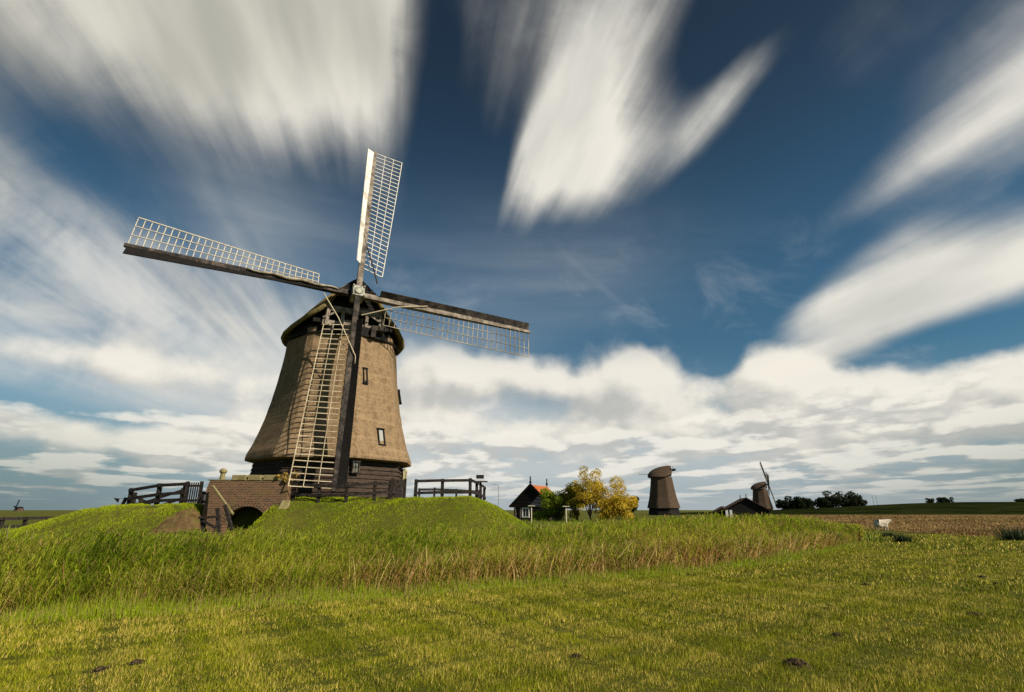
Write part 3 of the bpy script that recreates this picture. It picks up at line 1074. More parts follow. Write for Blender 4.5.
# ------------------------------------------------------------------ culvert
def build_culvert():
    Y = 28.2
    x0, x1 = at(208, 480, Y).x, at(289, 480, Y).x
    zt = at(250, 480.5, Y).z
    zb = -0.3
    root = thing('brick_culvert', 'old brown brick culvert wall with a round arch below the mill', 'culvert', ((x0 + x1) / 2, Y, 0))
    W = x1 - x0
    cx, cz, ra = at(249, 500, Y).x - (x0 + x1) / 2, 0.5, 1.2
    hw = W / 2
    # wall with an arched opening: outline strip between the arch and the rectangle
    n = 24
    arch = [(cx - ra * math.cos(math.pi * k / n), cz + ra * math.sin(math.pi * k / n)) for k in range(n + 1)]
    inner = [(cx - ra, zb)] + arch + [(cx + ra, zb)]
    outer = []
    for (x, z) in inner:
        if z <= zb + 1e-6:
            outer.append((-hw if x < cx else hw, zb))
        else:
            a = math.atan2(z - cz, x - cx)
            q = 1 - a / math.pi          # 0 left .. 1 right measured along the top
            q = (x - (cx - ra)) / (2 * ra)
            if q < 0.08:
                outer.append((-hw, zb + (zt - zb) * (0.25 + 0.75 * q / 0.08)))
            elif q > 0.92:
                outer.append((hw, zb + (zt - zb) * (0.25 + 0.75 * (1 - q) / 0.08)))
            else:
                outer.append((-hw + W * (q - 0.08) / 0.84, zt))
    mb = MB()
    m = len(inner)
    V = []
    for y in (0, 0.55):
        V += [(x, y, z) for x, z in inner] + [(x, y, z) for x, z in outer]
    Fs = []
    for k in range(m - 1):
        Fs.append((k, k + 1, m + k + 1, m + k))
        Fs.append((2 * m + k + 1, 2 * m + k, 3 * m + k, 3 * m + k + 1))
        Fs.append((k + 1, k, 2 * m + k, 2 * m + k + 1))
        Fs.append((m + k, m + k + 1, 3 * m + k + 1, 3 * m + k))
    mb.add(V, Fs)
    mb.build('parapet_wall', 'brick', root)
    # soldier-course arch ring, proud of the wall
    r = MB()
    for k in range(26):
        a, b_ = math.pi * k / 26 + 0.012, math.pi * (k + 1) / 26 - 0.012
        P = []
        for y in (-0.06, 0.2):
            for (rr, t) in ((ra - 0.02, a), (ra - 0.02, b_), (ra + 0.28, b_), (ra + 0.28, a)):
                P.append((cx - rr * math.cos(t), y, cz + rr * math.sin(t)))
        r.hexa(P)
    r.build('arch_ring', 'brick', root)
    # the dark barrel behind it
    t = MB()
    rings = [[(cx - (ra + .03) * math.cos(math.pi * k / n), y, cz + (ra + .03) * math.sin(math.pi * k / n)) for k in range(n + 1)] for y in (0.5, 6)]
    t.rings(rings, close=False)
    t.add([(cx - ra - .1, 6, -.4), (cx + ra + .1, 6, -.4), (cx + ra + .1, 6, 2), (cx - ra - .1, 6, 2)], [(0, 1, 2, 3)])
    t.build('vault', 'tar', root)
    # coping blocks with gaps
    for (a, b_) in ((232, 246), (248, 261), (263.5, 277)):
        c = MB()
        xa, xb = (at(q, 478, Y).x - (x0 + x1) / 2 for q in (a, b_))
        c.box(((xa + xb) / 2, 0.27, zt + 0.14), (xb - xa, 0.62, 0.28))
        c.build('coping_stone', 'cope', root, bevel=0.03)
    c = MB()
    c.box((0, 0.27, zt + 0.03), (W + 0.02, 0.58, 0.05))
    c.build('wall_cap', 'cope', root)
    w = MB()
    xb0 = at(277, 512, Y - 0.5).x - (x0 + x1) / 2
    w.add([(xb0 - .22, -0.9, -.2), (xb0 + .3, -0.9, -.2), (xb0 + .42, 0, -.2), (xb0 - .05, 0, -.2),
           (xb0 - .22, -0.9, 0.7), (xb0 + .3, -0.9, 0.7), (xb0 + .42, -0.02, 2.0), (xb0 - .02, -0.02, 2.0)],
          [(3, 2, 1, 0), (4, 5, 6, 7), (0, 1, 5, 4), (1, 2, 6, 5), (2, 3, 7, 6), (3, 0, 4, 7)])
    w.build('sloping_pier', 'cope', root, bevel=0.04)
    h = MB()
    pa, pb = at(213, 486, Y - 0.25), at(233, 514, Y - 1.2)
    o = Vector(((x0 + x1) / 2, Y, 0))
    h.tube([pa - o, pb - o], 0.06, 8)
    h.build('handrail', 'cope', root)
    # apron of bare earth stone on the left
    return root


build_culvert()

# little stone post with rounded head on the wall's left end
p = at(222, 480, 28.6)
sp = thing('stone_post', 'short round-headed stone post at the left end of the brick culvert', 'post', (p.x, 28.6, p.z - 0.02))
m = MB(); m.tube([(0, 0, 0), (0, 0, 0.36)], [0.14, 0.11], 12); m.build('shaft', 'cope', sp)
m = MB(); m.ball((0, 0, 0.47), (0.19, 0.19, 0.15), 12, 8); m.build('head', 'cope', sp, smooth=True)


# timber frame standing in the channel in front of the culvert
def timber_frame():
    Y = 26.4
    p = at(217, 528, Y)
    root = thing('timber_frame', 'low dark timber barrier frame in the weeds left of the arch', 'barrier', (p.x, Y, hz(p.x, Y)))
    def l(px, py, dy=0): return at(px, py, Y + dy) - Vector(root.location)
    for a, b in (((202, 518), (204, 536)), ((217.5, 508), (219, 534)), ((225, 505), (232, 530))):
        q = MB(); q.bar(l(*a), l(*b), 0.14, 0.14); q.build('post', 'fence', root)
    for a, b in (((199, 517.5), (219, 517)), ((203, 521), (218, 529))):
        q = MB(); q.bar(l(*a, -.08), l(*b, -.08), 0.13, 0.10); q.build('rail', 'fence', root)


timber_frame()


# ------------------------------------------------------------------ fences
def fence(label, pts, h, rails, group=None, post=0.15, rail=(0.05, 0.15), front=True, tops=None, name='fence', cat='fence'):
    """pts: (x, y) of the posts; rails: heights. Each post and each rail run is its own part."""
    root = thing(name, label, cat, (pts[0][0], pts[0][1], hz(*pts[0])), 0, group)
    o = Vector(root.location)
    for (x, y) in pts:
        m = MB()
        z = hz(x, y)
        lean = random.uniform(-0.02, 0.02)
        m.bar(Vector((x, y, z - 0.3)) - o, Vector((x + lean, y, z + h + random.uniform(-.02, .05))) - o, post, post)
        m.build('post', 'fence', root, bevel=0.012)
    for k in range(len(pts) - 1):
        a, b = Vector((*pts[k], 0)), Vector((*pts[k + 1], 0))
        d = (b - a).normalized()
        n = Vector((d.y, -d.x, 0))
        if n.y > 0: n = -n
        if not front: n = -n
        for r in rails:
            m = MB()
            pa = a + n * (post / 2 + rail[0] / 2) - d * 0.08 + Vector((0, 0, hz(a.x, a.y) + r + random.uniform(-.015, .015)))
            pb = b + n * (post / 2 + rail[0] / 2) + d * 0.08 + Vector((0, 0, hz(b.x, b.y) + r + random.uniform(-.015, .015)))
            m.bar(pa - o, pb - o, rail[0], rail[1])
            m.build('rail', 'fence', root)
    return root


def xy(px, Y):
    return (at(px, 500, Y).x, Y)


fence('dark two-rail fence on the mound just below the mill base', [xy(293, 28.7), xy(318, 28.5), xy(346, 28.4), xy(374, 28.7), xy(389, 29.0)], 0.95, (0.82, 0.35))
fence('dark two-rail fence on the mound right of the mill, turning back at its end',
      [xy(415, 30.6), xy(442, 30.8), xy(470, 31.0), xy(476.5, 33.5), xy(480.5, 36), xy(484, 38.5)], 1.05, (0.96, 0.32), post=0.17)
fence('low rail fence behind the right-hand mound fence', [xy(419, 37.5), xy(434, 38), xy(456, 38.5), xy(478, 39.5)], 0.75, (0.66,), post=0.13)
fence('dark timber pen fence on the left end of the mound',
      [xy(130, 32.2), xy(157.5, 31.6), xy(183, 31.2)], 1.2, (1.1, 0.62, 0.25), post=0.2, rail=(0.06, 0.17))
fence('dark fence closing the rear of the left-hand pen', [xy(134, 33.2), xy(141, 35), xy(149, 36.5), xy(181, 36)], 1.15, (1.05, 0.5), post=0.16)
fence('short rail fence between the slatted gate and the brick culvert', [xy(202.5, 31.4), xy(211, 30.2)], 0.75, (0.66, 0.2), post=0.15)
fence('low weathered rail fence in the pasture at the far left', [xy(-22, 33), xy(8, 34.2), xy(31, 35.5), xy(53, 37), xy(76, 39)], 1.05, (1.0, 0.52), post=0.17, rail=(0.06, 0.17))


def gate(label, pa, pb, h, n, slat, name='slatted_gate'):
    root = thing(name, label, 'gate', (pa[0], pa[1], hz(*pa)))
    d = Vector((pb[0] - pa[0], pb[1] - pa[1], 0))
    L = d.length
    d.normalize()
    for q in (0, L):
        m = MB(); m.bar(d * q + Vector((0, 0, -.3)), d * q + Vector((0, 0, h + .06)), 0.15, 0.15); m.build('post', 'fence', root)
    nn = Vector((d.y, -d.x, 0))
    for z in (0.22, h - 0.18):
        m = MB(); m.bar(d * .08 + Vector((0, 0, z)), d * (L - .08) + Vector((0, 0, z)), 0.05, 0.11); m.build('rail', 'fence', root)
    m = MB()
    for k in range(n):
        q = 0.16 + (L - 0.32) * k / (n - 1)
        m.bar(d * q + nn * 0.06 + Vector((0, 0, 0.08)), d * q + nn * 0.06 + Vector((0, 0, h)), slat, 0.03, up=nn)
    m.build('slats', 'fence', root)


gate('narrow slatted gate at the right end of the left-hand pen', xy(185, 31.1), xy(199, 31.0), 1.2, 5, 0.07)
gate('dark picket gate in the fence in front of the mill door', xy(391, 29.1), xy(404, 29.5), 1.0, 4, 0.13, 'picket_gate')

# mailbox-like board on a post at the far right of the mound
p = xy(480.5, 32.6)
sb = thing('signboard', 'small dark signboard on a post at the right end of the mound', 'sign', (p[0], p[1], hz(*p)))
m = MB(); m.bar((0, 0, -.3), (0, 0, 1.1), 0.1, 0.1); m.build('post', 'fence', sb)
m = MB(); m.bar((-.4, 0, 1.12), (.4, 0, 1.12), 0.4, 0.06); m.build('ledge', 'fence', sb)
m = MB(); m.box((-.05, 0, 1.4), (0.46, 0.05, 0.22)); m.build('board', 'fence', sb)

# leaning stake with a small dark pennant on the left
p = xy(120, 32.4)
sk = thing('leaning_stake', 'leaning dark stake with a small pennant left of the pen', 'stake', (p[0], p[1], hz(*p)))
m = MB(); m.bar((-.05, 0, -.2), (.34, 0, 0.9), 0.16, 0.12); m.build('stake', 'fence', sk)
m = MB(); m.add([(-.42, 0, 0.9), (-.05, 0, 0.85), (-.1, 0, 0.62), (-.42, .03, 0.9), (-.05, .03, 0.85), (-.1, .03, 0.62)], [(2, 1, 0), (3, 4, 5), (0, 1, 4, 3), (1, 2, 5, 4), (2, 0, 3, 5)]); m.build('pennant', 'tar', sk)
m = MB(); m.bar((-.05, .02, 0.85), (.32, .02, 0.87), 0.02, 0.02); m.build('cord', 'darkrope', sk)


# ------------------------------------------------------------------ house and barn
def house():
    Y = 68.0
    xl, xr = at(512, 515, Y).x, at(557, 515, Y).x
    W = xr - xl
    cx = (xl + xr) / 2
    zp = at(527, 486, Y).z
    ze = at(512, 506, Y).z
    root = thing('wooden_house', 'small black boarded house with orange tile roof right of the mound', 'house', (cx - .35, Y, 0), R(-24))
    L = 5.2
    hw = 2.35
    m = MB()
    nb = 12
    for i in range(nb):
        za, zb = -0.2 + (ze + 0.2) * i / nb, -0.2 + (ze + 0.2) * (i + 1) / nb - 0.01
        m.hexa([(-hw - .03, -.03, za), (hw + .03, -.03, za), (hw + .03, L, za), (-hw - .03, L, za), (-hw, 0, zb), (hw, 0, zb), (hw, L, zb), (-hw, L, zb)])
    m.build('wall', 'board', root)
    m = MB()
    rise = zp - ze
    nb = 14
    for i in range(nb):
        q0, q1 = i / nb, (i + 1) / nb
        w0, w1 = (hw + .35) * (1 - q0), (hw + .35) * (1 - q1)
        z0, z1 = ze + rise * q0, ze + rise * q1 - 0.01
        m.hexa([(-w0, -.22, z0), (w0, -.22, z0), (w0, -.1, z0), (-w0, -.1, z0), (-w1 - .001, -.18, z1), (w1 + .001, -.18, z1), (w1 + .001, -.1, z1), (-w1 - .001, -.1, z1)])
    m.build('gable', 'tar', root)
    m = MB()
    for s in (-1, 1):
        for i in range(10):
            q0, q1 = i / 10, (i + 1.0) / 10
            xa, xb = s * (hw + .5) * (1 - q0), s * (hw + .5) * (1 - q1)
            za, zb = ze - 0.1 + (rise + 0.25) * q0 + 0.04, ze - 0.1 + (rise + 0.25) * q1
            P = [(xa, -.3, za - .1), (xb, -.3, zb - .1), (xb, L + .3, zb - .1), (xa, L + .3, za - .1), (xa, -.3, za), (xb, -.3, zb), (xb, L + .3, zb), (xa, L + .3, za)]
            m.hexa(P)
    m.build('roof', 'tile', root)
    for y in (-0.3, L + .3):
        m = MB(); m.bar((0, y, zp), (0, y, zp + 1.15), 0.12, 0.12); m.bar((0, y, zp + .35), (0, y, zp + .55), .24, .24); m.build('finial', 'tar', root)
    for s in (-1, 1):
        m = MB(); m.bar((s * (hw + .5), -.33, ze - .1), (0, -.33, zp + .18), 0.05, 0.24); m.build('barge_board', 'tar', root)
    m = MB()
    wx, wz, ww, wh = -0.75, 1.2, 0.85, 1.05
    for sx in (-1, 1):
        m.box((wx + sx * ww / 2, -.08, wz), (0.13, 0.12, wh + .13))
        m.box((wx, -.08, wz + sx * wh / 2), (ww - .13, 0.12, 0.13))
    m.box((wx, -.07, wz), (0.06, 0.08, wh - .13))
    wo = m.build('window', 'white', root)
    m = MB(); m.box((wx, -.045, wz), (ww - .1, 0.03, wh - .1)); m.build('pane', 'glass', wo)
    m = MB()
    m.box((-hw + .25, -.09, 1.05), (0.14, 0.1, 2.1)); m.box((-hw + .9, -.09, 1.05), (0.08, .1, 2.1)); m.box((-hw + .58, -.09, 2.15), (.78, .1, .1))
    do = m.build('door', 'spar', root)
    m = MB(); m.box((-hw + .58, -.06, 1.0), (0.55, 0.05, 2.0)); m.build('door_leaf', 'fence', do)
    m = MB(); m.box((1.2, -.09, 2.25), (1.6, 0.08, 0.1)); m.build('lintel_board', 'spar', root)


house()


def barn():
    Y = 115.0
    a, b = at(720, 514, Y).x, at(765, 514, Y).x
    W = b - a
    zr = at(744, 498, Y).z
    ze = at(722, 509.5, Y).z
    root = thing('barn', 'low black barn with brown tiled roof in front of the small windmill', 'barn', ((a + b) / 2 + .8, Y, 0), R(-15))
    hw = W / 2
    m = MB()
    m.hexa([(-hw + .4, 0, -.2), (hw - .2, 0, -.2), (hw - .2, 8, -.2), (-hw + .4, 8, -.2), (-hw + .4, 0, ze), (hw - .2, 0, ze), (hw - .2, 8, ze), (-hw + .4, 8, ze)])
    m.add([(-hw + .4, 0, ze), (hw - .2, 0, ze), (0.3, 0, zr - .15), (-hw + .4, 8, ze), (hw - .2, 8, ze), (0.3, 8, zr - .15)], [(0, 1, 2), (5, 4, 3), (0, 2, 5, 3), (1, 4, 5, 2)])
    m.build('wall', 'tar', root)
    m = MB()
    for s, x in ((-1, -hw + .05), (1, hw + .05)):
        xx = x - 0.3
        for i in range(8):
            q0, q1 = i / 8, (i + 1) / 8
            xa, xb = 0.3 + xx * (1 - q0), 0.3 + xx * (1 - q1)
            za, zb = ze - .2 + (zr - ze + .3) * q0 + .03, ze - .2 + (zr - ze + .3) * q1
            m.hexa([(xa, -.4, za - .12), (xb, -.4, zb - .12), (xb, 8.4, zb - .12), (xa, 8.4, za - .12), (xa, -.4, za), (xb, -.4, zb), (xb, 8.4, zb), (xa, 8.4, za)])
    m.build('roof', 'browntile', root)
    for y in (-.4, 8.4):
        m = MB(); m.bar((0.3, y, zr - .1), (0.3, y, zr + .8), 0.14, 0.14); m.build('finial', 'tar', root)
    # lean-to at the left with a little tiled roof and white doors
    m = MB()
    m.hexa([(-hw - .9, 1.0, -.2), (-hw + .35, 1.0, -.2), (-hw + .35, 8, -.2), (-hw - .9, 8, -.2), (-hw - .9, 1.0, 1.3), (-hw + .35, 1.0, 2.0), (-hw + .35, 8, 2.0), (-hw - .9, 8, 1.3)])
    m.build('annexe', 'tar', root)
    m = MB()
    m.hexa([(-hw - 1.2, .7, 1.2), (-hw + .6, .7, 2.15), (-hw + .6, 8.3, 2.15), (-hw - 1.2, 8.3, 1.2), (-hw - 1.2, .7, 1.32), (-hw + .6, .7, 2.28), (-hw + .6, 8.3, 2.28), (-hw - 1.2, 8.3, 1.32)])
    m.build('annexe_roof', 'browntile', root)
    for x in (-hw + .9, -hw + 1.7):
        m = MB(); m.box((x, -.05, 0.75), (0.5, 0.08, 1.5)); m.build('door', 'white', root)


barn()


# ------------------------------------------------------------------ dike and far edge
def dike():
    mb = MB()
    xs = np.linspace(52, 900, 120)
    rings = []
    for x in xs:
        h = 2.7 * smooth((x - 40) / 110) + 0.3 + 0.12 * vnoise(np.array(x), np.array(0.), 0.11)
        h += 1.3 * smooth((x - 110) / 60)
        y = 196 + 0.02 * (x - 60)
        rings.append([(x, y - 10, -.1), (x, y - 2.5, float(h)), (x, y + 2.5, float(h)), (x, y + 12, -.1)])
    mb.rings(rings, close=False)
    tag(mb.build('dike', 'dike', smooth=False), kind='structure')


dike()


# ------------------------------------------------------------------ foliage
def leaf_cloud(centres, radii, n, size, cols, squash=0.8, wind=0.0):
    """n small quads scattered through the volume of clumps: V, F, C arrays."""
    centres = np.array(centres, float)
    radii = np.array(radii, float)
    w = radii ** 2.2
    idx = RNG.choice(len(centres), n, p=w / w.sum())
    d = RNG.normal(size=(n, 3))
    d /= np.linalg.norm(d, axis=1)[:, None]
    rr = radii[idx] * RNG.uniform(0.25, 1.0, n) ** 0.45
    p = centres[idx] + d * rr[:, None] * np.array([1, 1, squash])
    a = RNG.normal(size=(n, 3))
    a /= np.linalg.norm(a, axis=1)[:, None]
    b = np.cross(a, RNG.normal(size=(n, 3)))
    b /= np.linalg.norm(b, axis=1)[:, None]
    s = size * RNG.uniform(0.5, 1.3, n)[:, None]
    V = np.stack([p - a * s, p + b * s * 0.5, p + a * s, p - b * s * 0.5], 1).reshape(-1, 3)
    Fs = np.arange(4 * n).reshape(n, 4)
    cols = np.array(cols)
    clump = RNG.uniform(0, 1, len(centres))
    mix = np.clip(clump[idx] * 0.6 + RNG.uniform(0, 0.5, n), 0, 0.999) * (len(cols) - 1)
    lo = mix.astype(int)
    c = cols[lo] + (cols[lo + 1] - cols[lo]) * (mix - lo)[:, None]
    c = c * RNG.uniform(0.75, 1.25, n)[:, None]
    return V, Fs, np.repeat(c, 4, axis=0)


GREEN = [(0.022, 0.036, 0.010), (0.045, 0.065, 0.016), (0.075, 0.095, 0.022)]
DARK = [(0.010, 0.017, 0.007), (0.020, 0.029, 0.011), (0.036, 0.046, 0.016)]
LIME = [(0.09, 0.15, 0.012), (0.18, 0.25, 0.02), (0.30, 0.34, 0.03)]
GOLD = [(0.30, 0.24, 0.02), (0.56, 0.41, 0.035), (0.74, 0.55, 0.08)]
OLIVE = [(0.14, 0.15, 0.016), (0.28, 0.25, 0.025), (0.42, 0.34, 0.035)]


def tree(name, label, cat, loc, h, w, n, size, cols, group=None, trunk=0.25, low=0.15, limbs=5, sparse=1.0, lean=0.0, nclump=14):
    root = thing(name, label, cat, loc, 0, group)
    t = MB()
    tops = []
    base = Vector((0, 0, -0.2))
    fork = Vector((lean * 0.3, 0, h * max(low, 0.12)))
    t.tube([base, fork * 0.5 + Vector((random.uniform(-.05, .05) * w, 0, 0)), fork], [trunk, trunk * .8, trunk * .65], 7)
    for k in range(limbs):
        a = 2 * math.pi * k / limbs + random.uniform(-.4, .4)
        e = Vector((math.cos(a) * w * random.uniform(.2, .42) + lean, math.sin(a) * w * random.uniform(.2, .42), h * random.uniform(.55, .9)))
        mid = fork.lerp(e, .5) + Vector((random.uniform(-.1, .1) * w, random.uniform(-.1, .1) * w, h * .05))
        t.tube([fork, mid, e], [trunk * .5, trunk * .33, trunk * .1], 6)
        tops += [e, mid]
    t.build('trunk', 'bark', root)
    cs, rs = [], []
    for k in range(nclump):
        if k < len(tops):
            c = tops[k] + Vector((random.uniform(-.1, .1) * w, random.uniform(-.1, .1) * w, random.uniform(-.05, .08) * h))
        else:
            a = random.uniform(0, 2 * math.pi)
            q = random.uniform(.15, .42)
            zz = random.uniform(low + .08, .9)
            c = Vector((math.cos(a) * w * q * (1.15 - zz * .5) + lean * zz, math.sin(a) * w * q * (1.15 - zz * .5), h * zz))
        cs.append(tuple(c))
        rs.append(random.uniform(.12, .23) * min(w, h) * sparse)
    V, Fs, C = leaf_cloud(cs, rs, n, size, cols)
    keep = V[:, 2] > 0.02
    V[~keep, 2] = 0.02
    arrays('crown', V, Fs, C, 'leaf', root)
    return root


def g_at(px, Y, py=512):
    x = at(px, py, Y).x
    return (x, Y, hz(x, Y))


tree('green_bush', 'dense green bush growing against the house with the orange roof', 'bush', g_at(554, 61), 3.7, 4.0, 10000, 0.11, LIME, low=0.02, nclump=22, sparse=1.2)
tree('autumn_tree', 'olive-yellow tree between the green bush and the golden trees', 'tree', g_at(577, 60), 4.5, 3.6, 9000, 0.10, OLIVE, low=.04, nclump=22, sparse=1.2)
tree('autumn_tree', 'tallest golden tree with a wispy top, in the middle of the yellow trees', 'tree', g_at(590, 58), 6.0, 4.0, 5200, 0.085, GOLD, low=.06, sparse=.8, nclump=26, trunk=.12, limbs=8)
tree('autumn_tree', 'golden-leaved tree at the right end of the yellow trees', 'tree', g_at(607, 59), 4.5, 5.4, 9500, 0.095, GOLD, low=.03, sparse=1.0, nclump=28, trunk=.12, limbs=8)
tree('golden_bush', 'low golden bush at the right foot of the yellow trees', 'bush', g_at(618, 57), 3.1, 3.6, 5000, 0.11, GOLD, low=.02, nclump=16, trunk=.1, sparse=1.2)
tree('round_tree', 'small round dark tree on the horizon just left of the grey windmill', 'tree', g_at(633, 210), 6.0, 6.5, 1500, 0.42, DARK, low=.1)
tree('yellow_shrub', 'small yellow-leaved shrub at the right end of the brick culvert wall', 'shrub', (at(287, 483, 28.5).x, 28.55, at(287, 485, 28.5).z), 0.65, 1.3, 420, 0.09, [(0.30, 0.21, 0.04), (0.45, 0.32, 0.08), (0.55, 0.42, 0.14)], low=.05, trunk=.03, nclump=10)
# trees on the dike
fars = [(785, 7.0, 8, 'small dark tree at the left end of the left clump on the dike'), (795, 8.6, 10, 'taller dark tree in the middle of the left clump on the dike'),
        (805, 8.0, 9, 'dark tree at the right end of the left clump on the dike'),
        (826, 9.0, 9, 'dark tree at the left end of the right clump on the dike'), (842, 11.5, 14, 'largest dark spreading tree of the right clump on the dike'),
        (855, 9.0, 10, 'lower dark tree closing the right clump on the dike'),
        (930, 4.6, 3.6, 'lone small bush on the dike crest at the right'), (943, 5.2, 4.0, 'left of two touching bushes on the dike crest'), (948.5, 5.0, 4.0, 'right of two touching bushes on the dike crest'),
        (1022, 5.0, 4.2, 'small bush on the dike crest at the right edge')]
for px, hh, ww, lb in fars:
    Y = 215 if px < 900 else 200
    x = at(px, 505, Y).x
    tree('dike_tree' if px < 900 else 'dike_bush', lb, 'tree' if px < 900 else 'bush', (x, Y, 0 if px < 900 else 3.2), hh * .72 if px < 900 else hh * .5, ww * .88, 3000 if px < 900 else 700, 0.40 if px < 900 else 0.3, DARK, 'trees on the dike' if px < 900 else 'bushes on the dike crest', low=.06, nclump=22, limbs=6, sparse=1.25, trunk=.3 if px < 900 else .15)
# rushes by the lawn edge
for px, py, hh, lb in ((903, 542, 0.45, 'dark green rush clump on the grass right of the sheep'), (889, 536, 0.28, 'smaller rush clump on the grass below the sheep'), (1016, 545, 0.75, 'dim weed clump at the right edge of the stubble field')):
    d = 0
    Yg = {542: 27.5, 536: 33.0, 545: 29.0}[py]
    x = at(px, py, Yg).x
    root = thing('rush_clump', lb, 'plant', (x, Yg, hz(x, Yg)))
    n = 240
    b = RNG.normal(size=(n, 2)) * 0.16 * (hh / .5)
    t = b * 1.6 + RNG.normal(size=(n, 2)) * 0.12
    hgt = hh * RNG.uniform(.5, 1.1, n)
    wd = RNG.normal(size=(n, 2)); wd /= np.linalg.norm(wd, axis=1)[:, None]; wd *= 0.022
    V = np.stack([np.column_stack([b - wd, np.full(n, -.03)]), np.column_stack([b + wd, np.full(n, -.03)]), np.column_stack([t, hgt])], 1).reshape(-1, 3)
    c = np.array([0.02, 0.035, 0.012]) * RNG.uniform(.6, 1.8, n)[:, None]
    arrays('blades', V, np.arange(3 * n).reshape(n, 3), np.repeat(c, 3, 0), 'grass', root)


# ------------------------------------------------------------------ lawn, mound grass and reeds
REED_F = np.array([(-40, 7.6), (-14, 7.9), (-7.2, 8.3), (-5.2, 9.2), (-3.2, 10.3), (-1.2, 11.4), (1.05, 12.6), (4.0, 14.2), (8.0, 17.3), (12.0, 21.6), (15.4, 25.8), (16.6, 27.6)])


def reed_front(x):
    return np.interp(x, REED_F[:, 0], REED_F[:, 1])


def reed_back(x):
    return reed_front(x) + 4.6 * smooth((17.2 - x) / 6.0) + 0.3


def in_reed(x, y, pad=0.0):
    return (y > reed_front(x) + pad) & (y < reed_back(x)) & (x < 17.0)


def wedge(n, r0, r1, half=R(50)):
    a = RNG.uniform(-half, half, n)
    r = np.sqrt(RNG.uniform(r0 * r0, r1 * r1, n))
    return r * np.sin(a), r * np.cos(a)


def blades(x, y, hgt, wid, lean, cols, z=None):
    n = len(x)
    z = height(x, y) if z is None else z
    a = RNG.uniform(0, 2 * np.pi, n)
    wx, wy = np.cos(a) * wid / 2, np.sin(a) * wid / 2
    la = RNG.uniform(0, 2 * np.pi, n)
    tx = x + np.cos(la) * lean * hgt + 0.25 * lean * hgt
    ty = y + np.sin(la) * lean * hgt
    zz = hgt * np.sqrt(np.maximum(0.08, 1 - np.minimum(lean, .95) ** 2))
    V = np.stack([np.column_stack([x - wx, y - wy, z - .01]), np.column_stack([x + wx, y + wy, z - .01]), np.column_stack([tx, ty, z + zz])], 1).reshape(-1, 3)
    return V, np.repeat(cols, 3, axis=0)


def lawn_cols(x, y, straw=0.25):
    n = len(x)
    g1, g2, g3 = np.array([0.075, 0.100, 0.004]), np.array([0.32, 0.325, 0.012]), np.array([0.60, 0.47, 0.10])
    patch = 0.5 + 0.22 * vnoise(x, y, 0.9, 3) + 0.35 * vnoise(x, y, 2.9, 5) + 0.25 * vnoise(x, y, 7.3, 1)
    t = np.clip(patch * 0.75 + RNG.uniform(-.25, .5, n), 0, 1)[:, None]
    c = g1 + (g2 - g1) * t
    dry = np.clip(straw + 0.20 * vnoise(x, y, 1.3, 8) + 0.26 * vnoise(x, y, 4.1, 2) + .16 * vnoise(x, y, 9.7, 4), 0.03, 0.85)
    s = (RNG.uniform(0, 1, n) < dry)[:, None]
    c = np.where(s, g3 * RNG.uniform(.6, 1.2, n)[:, None], c)
    return c * RNG.uniform(.75, 1.25, n)[:, None]


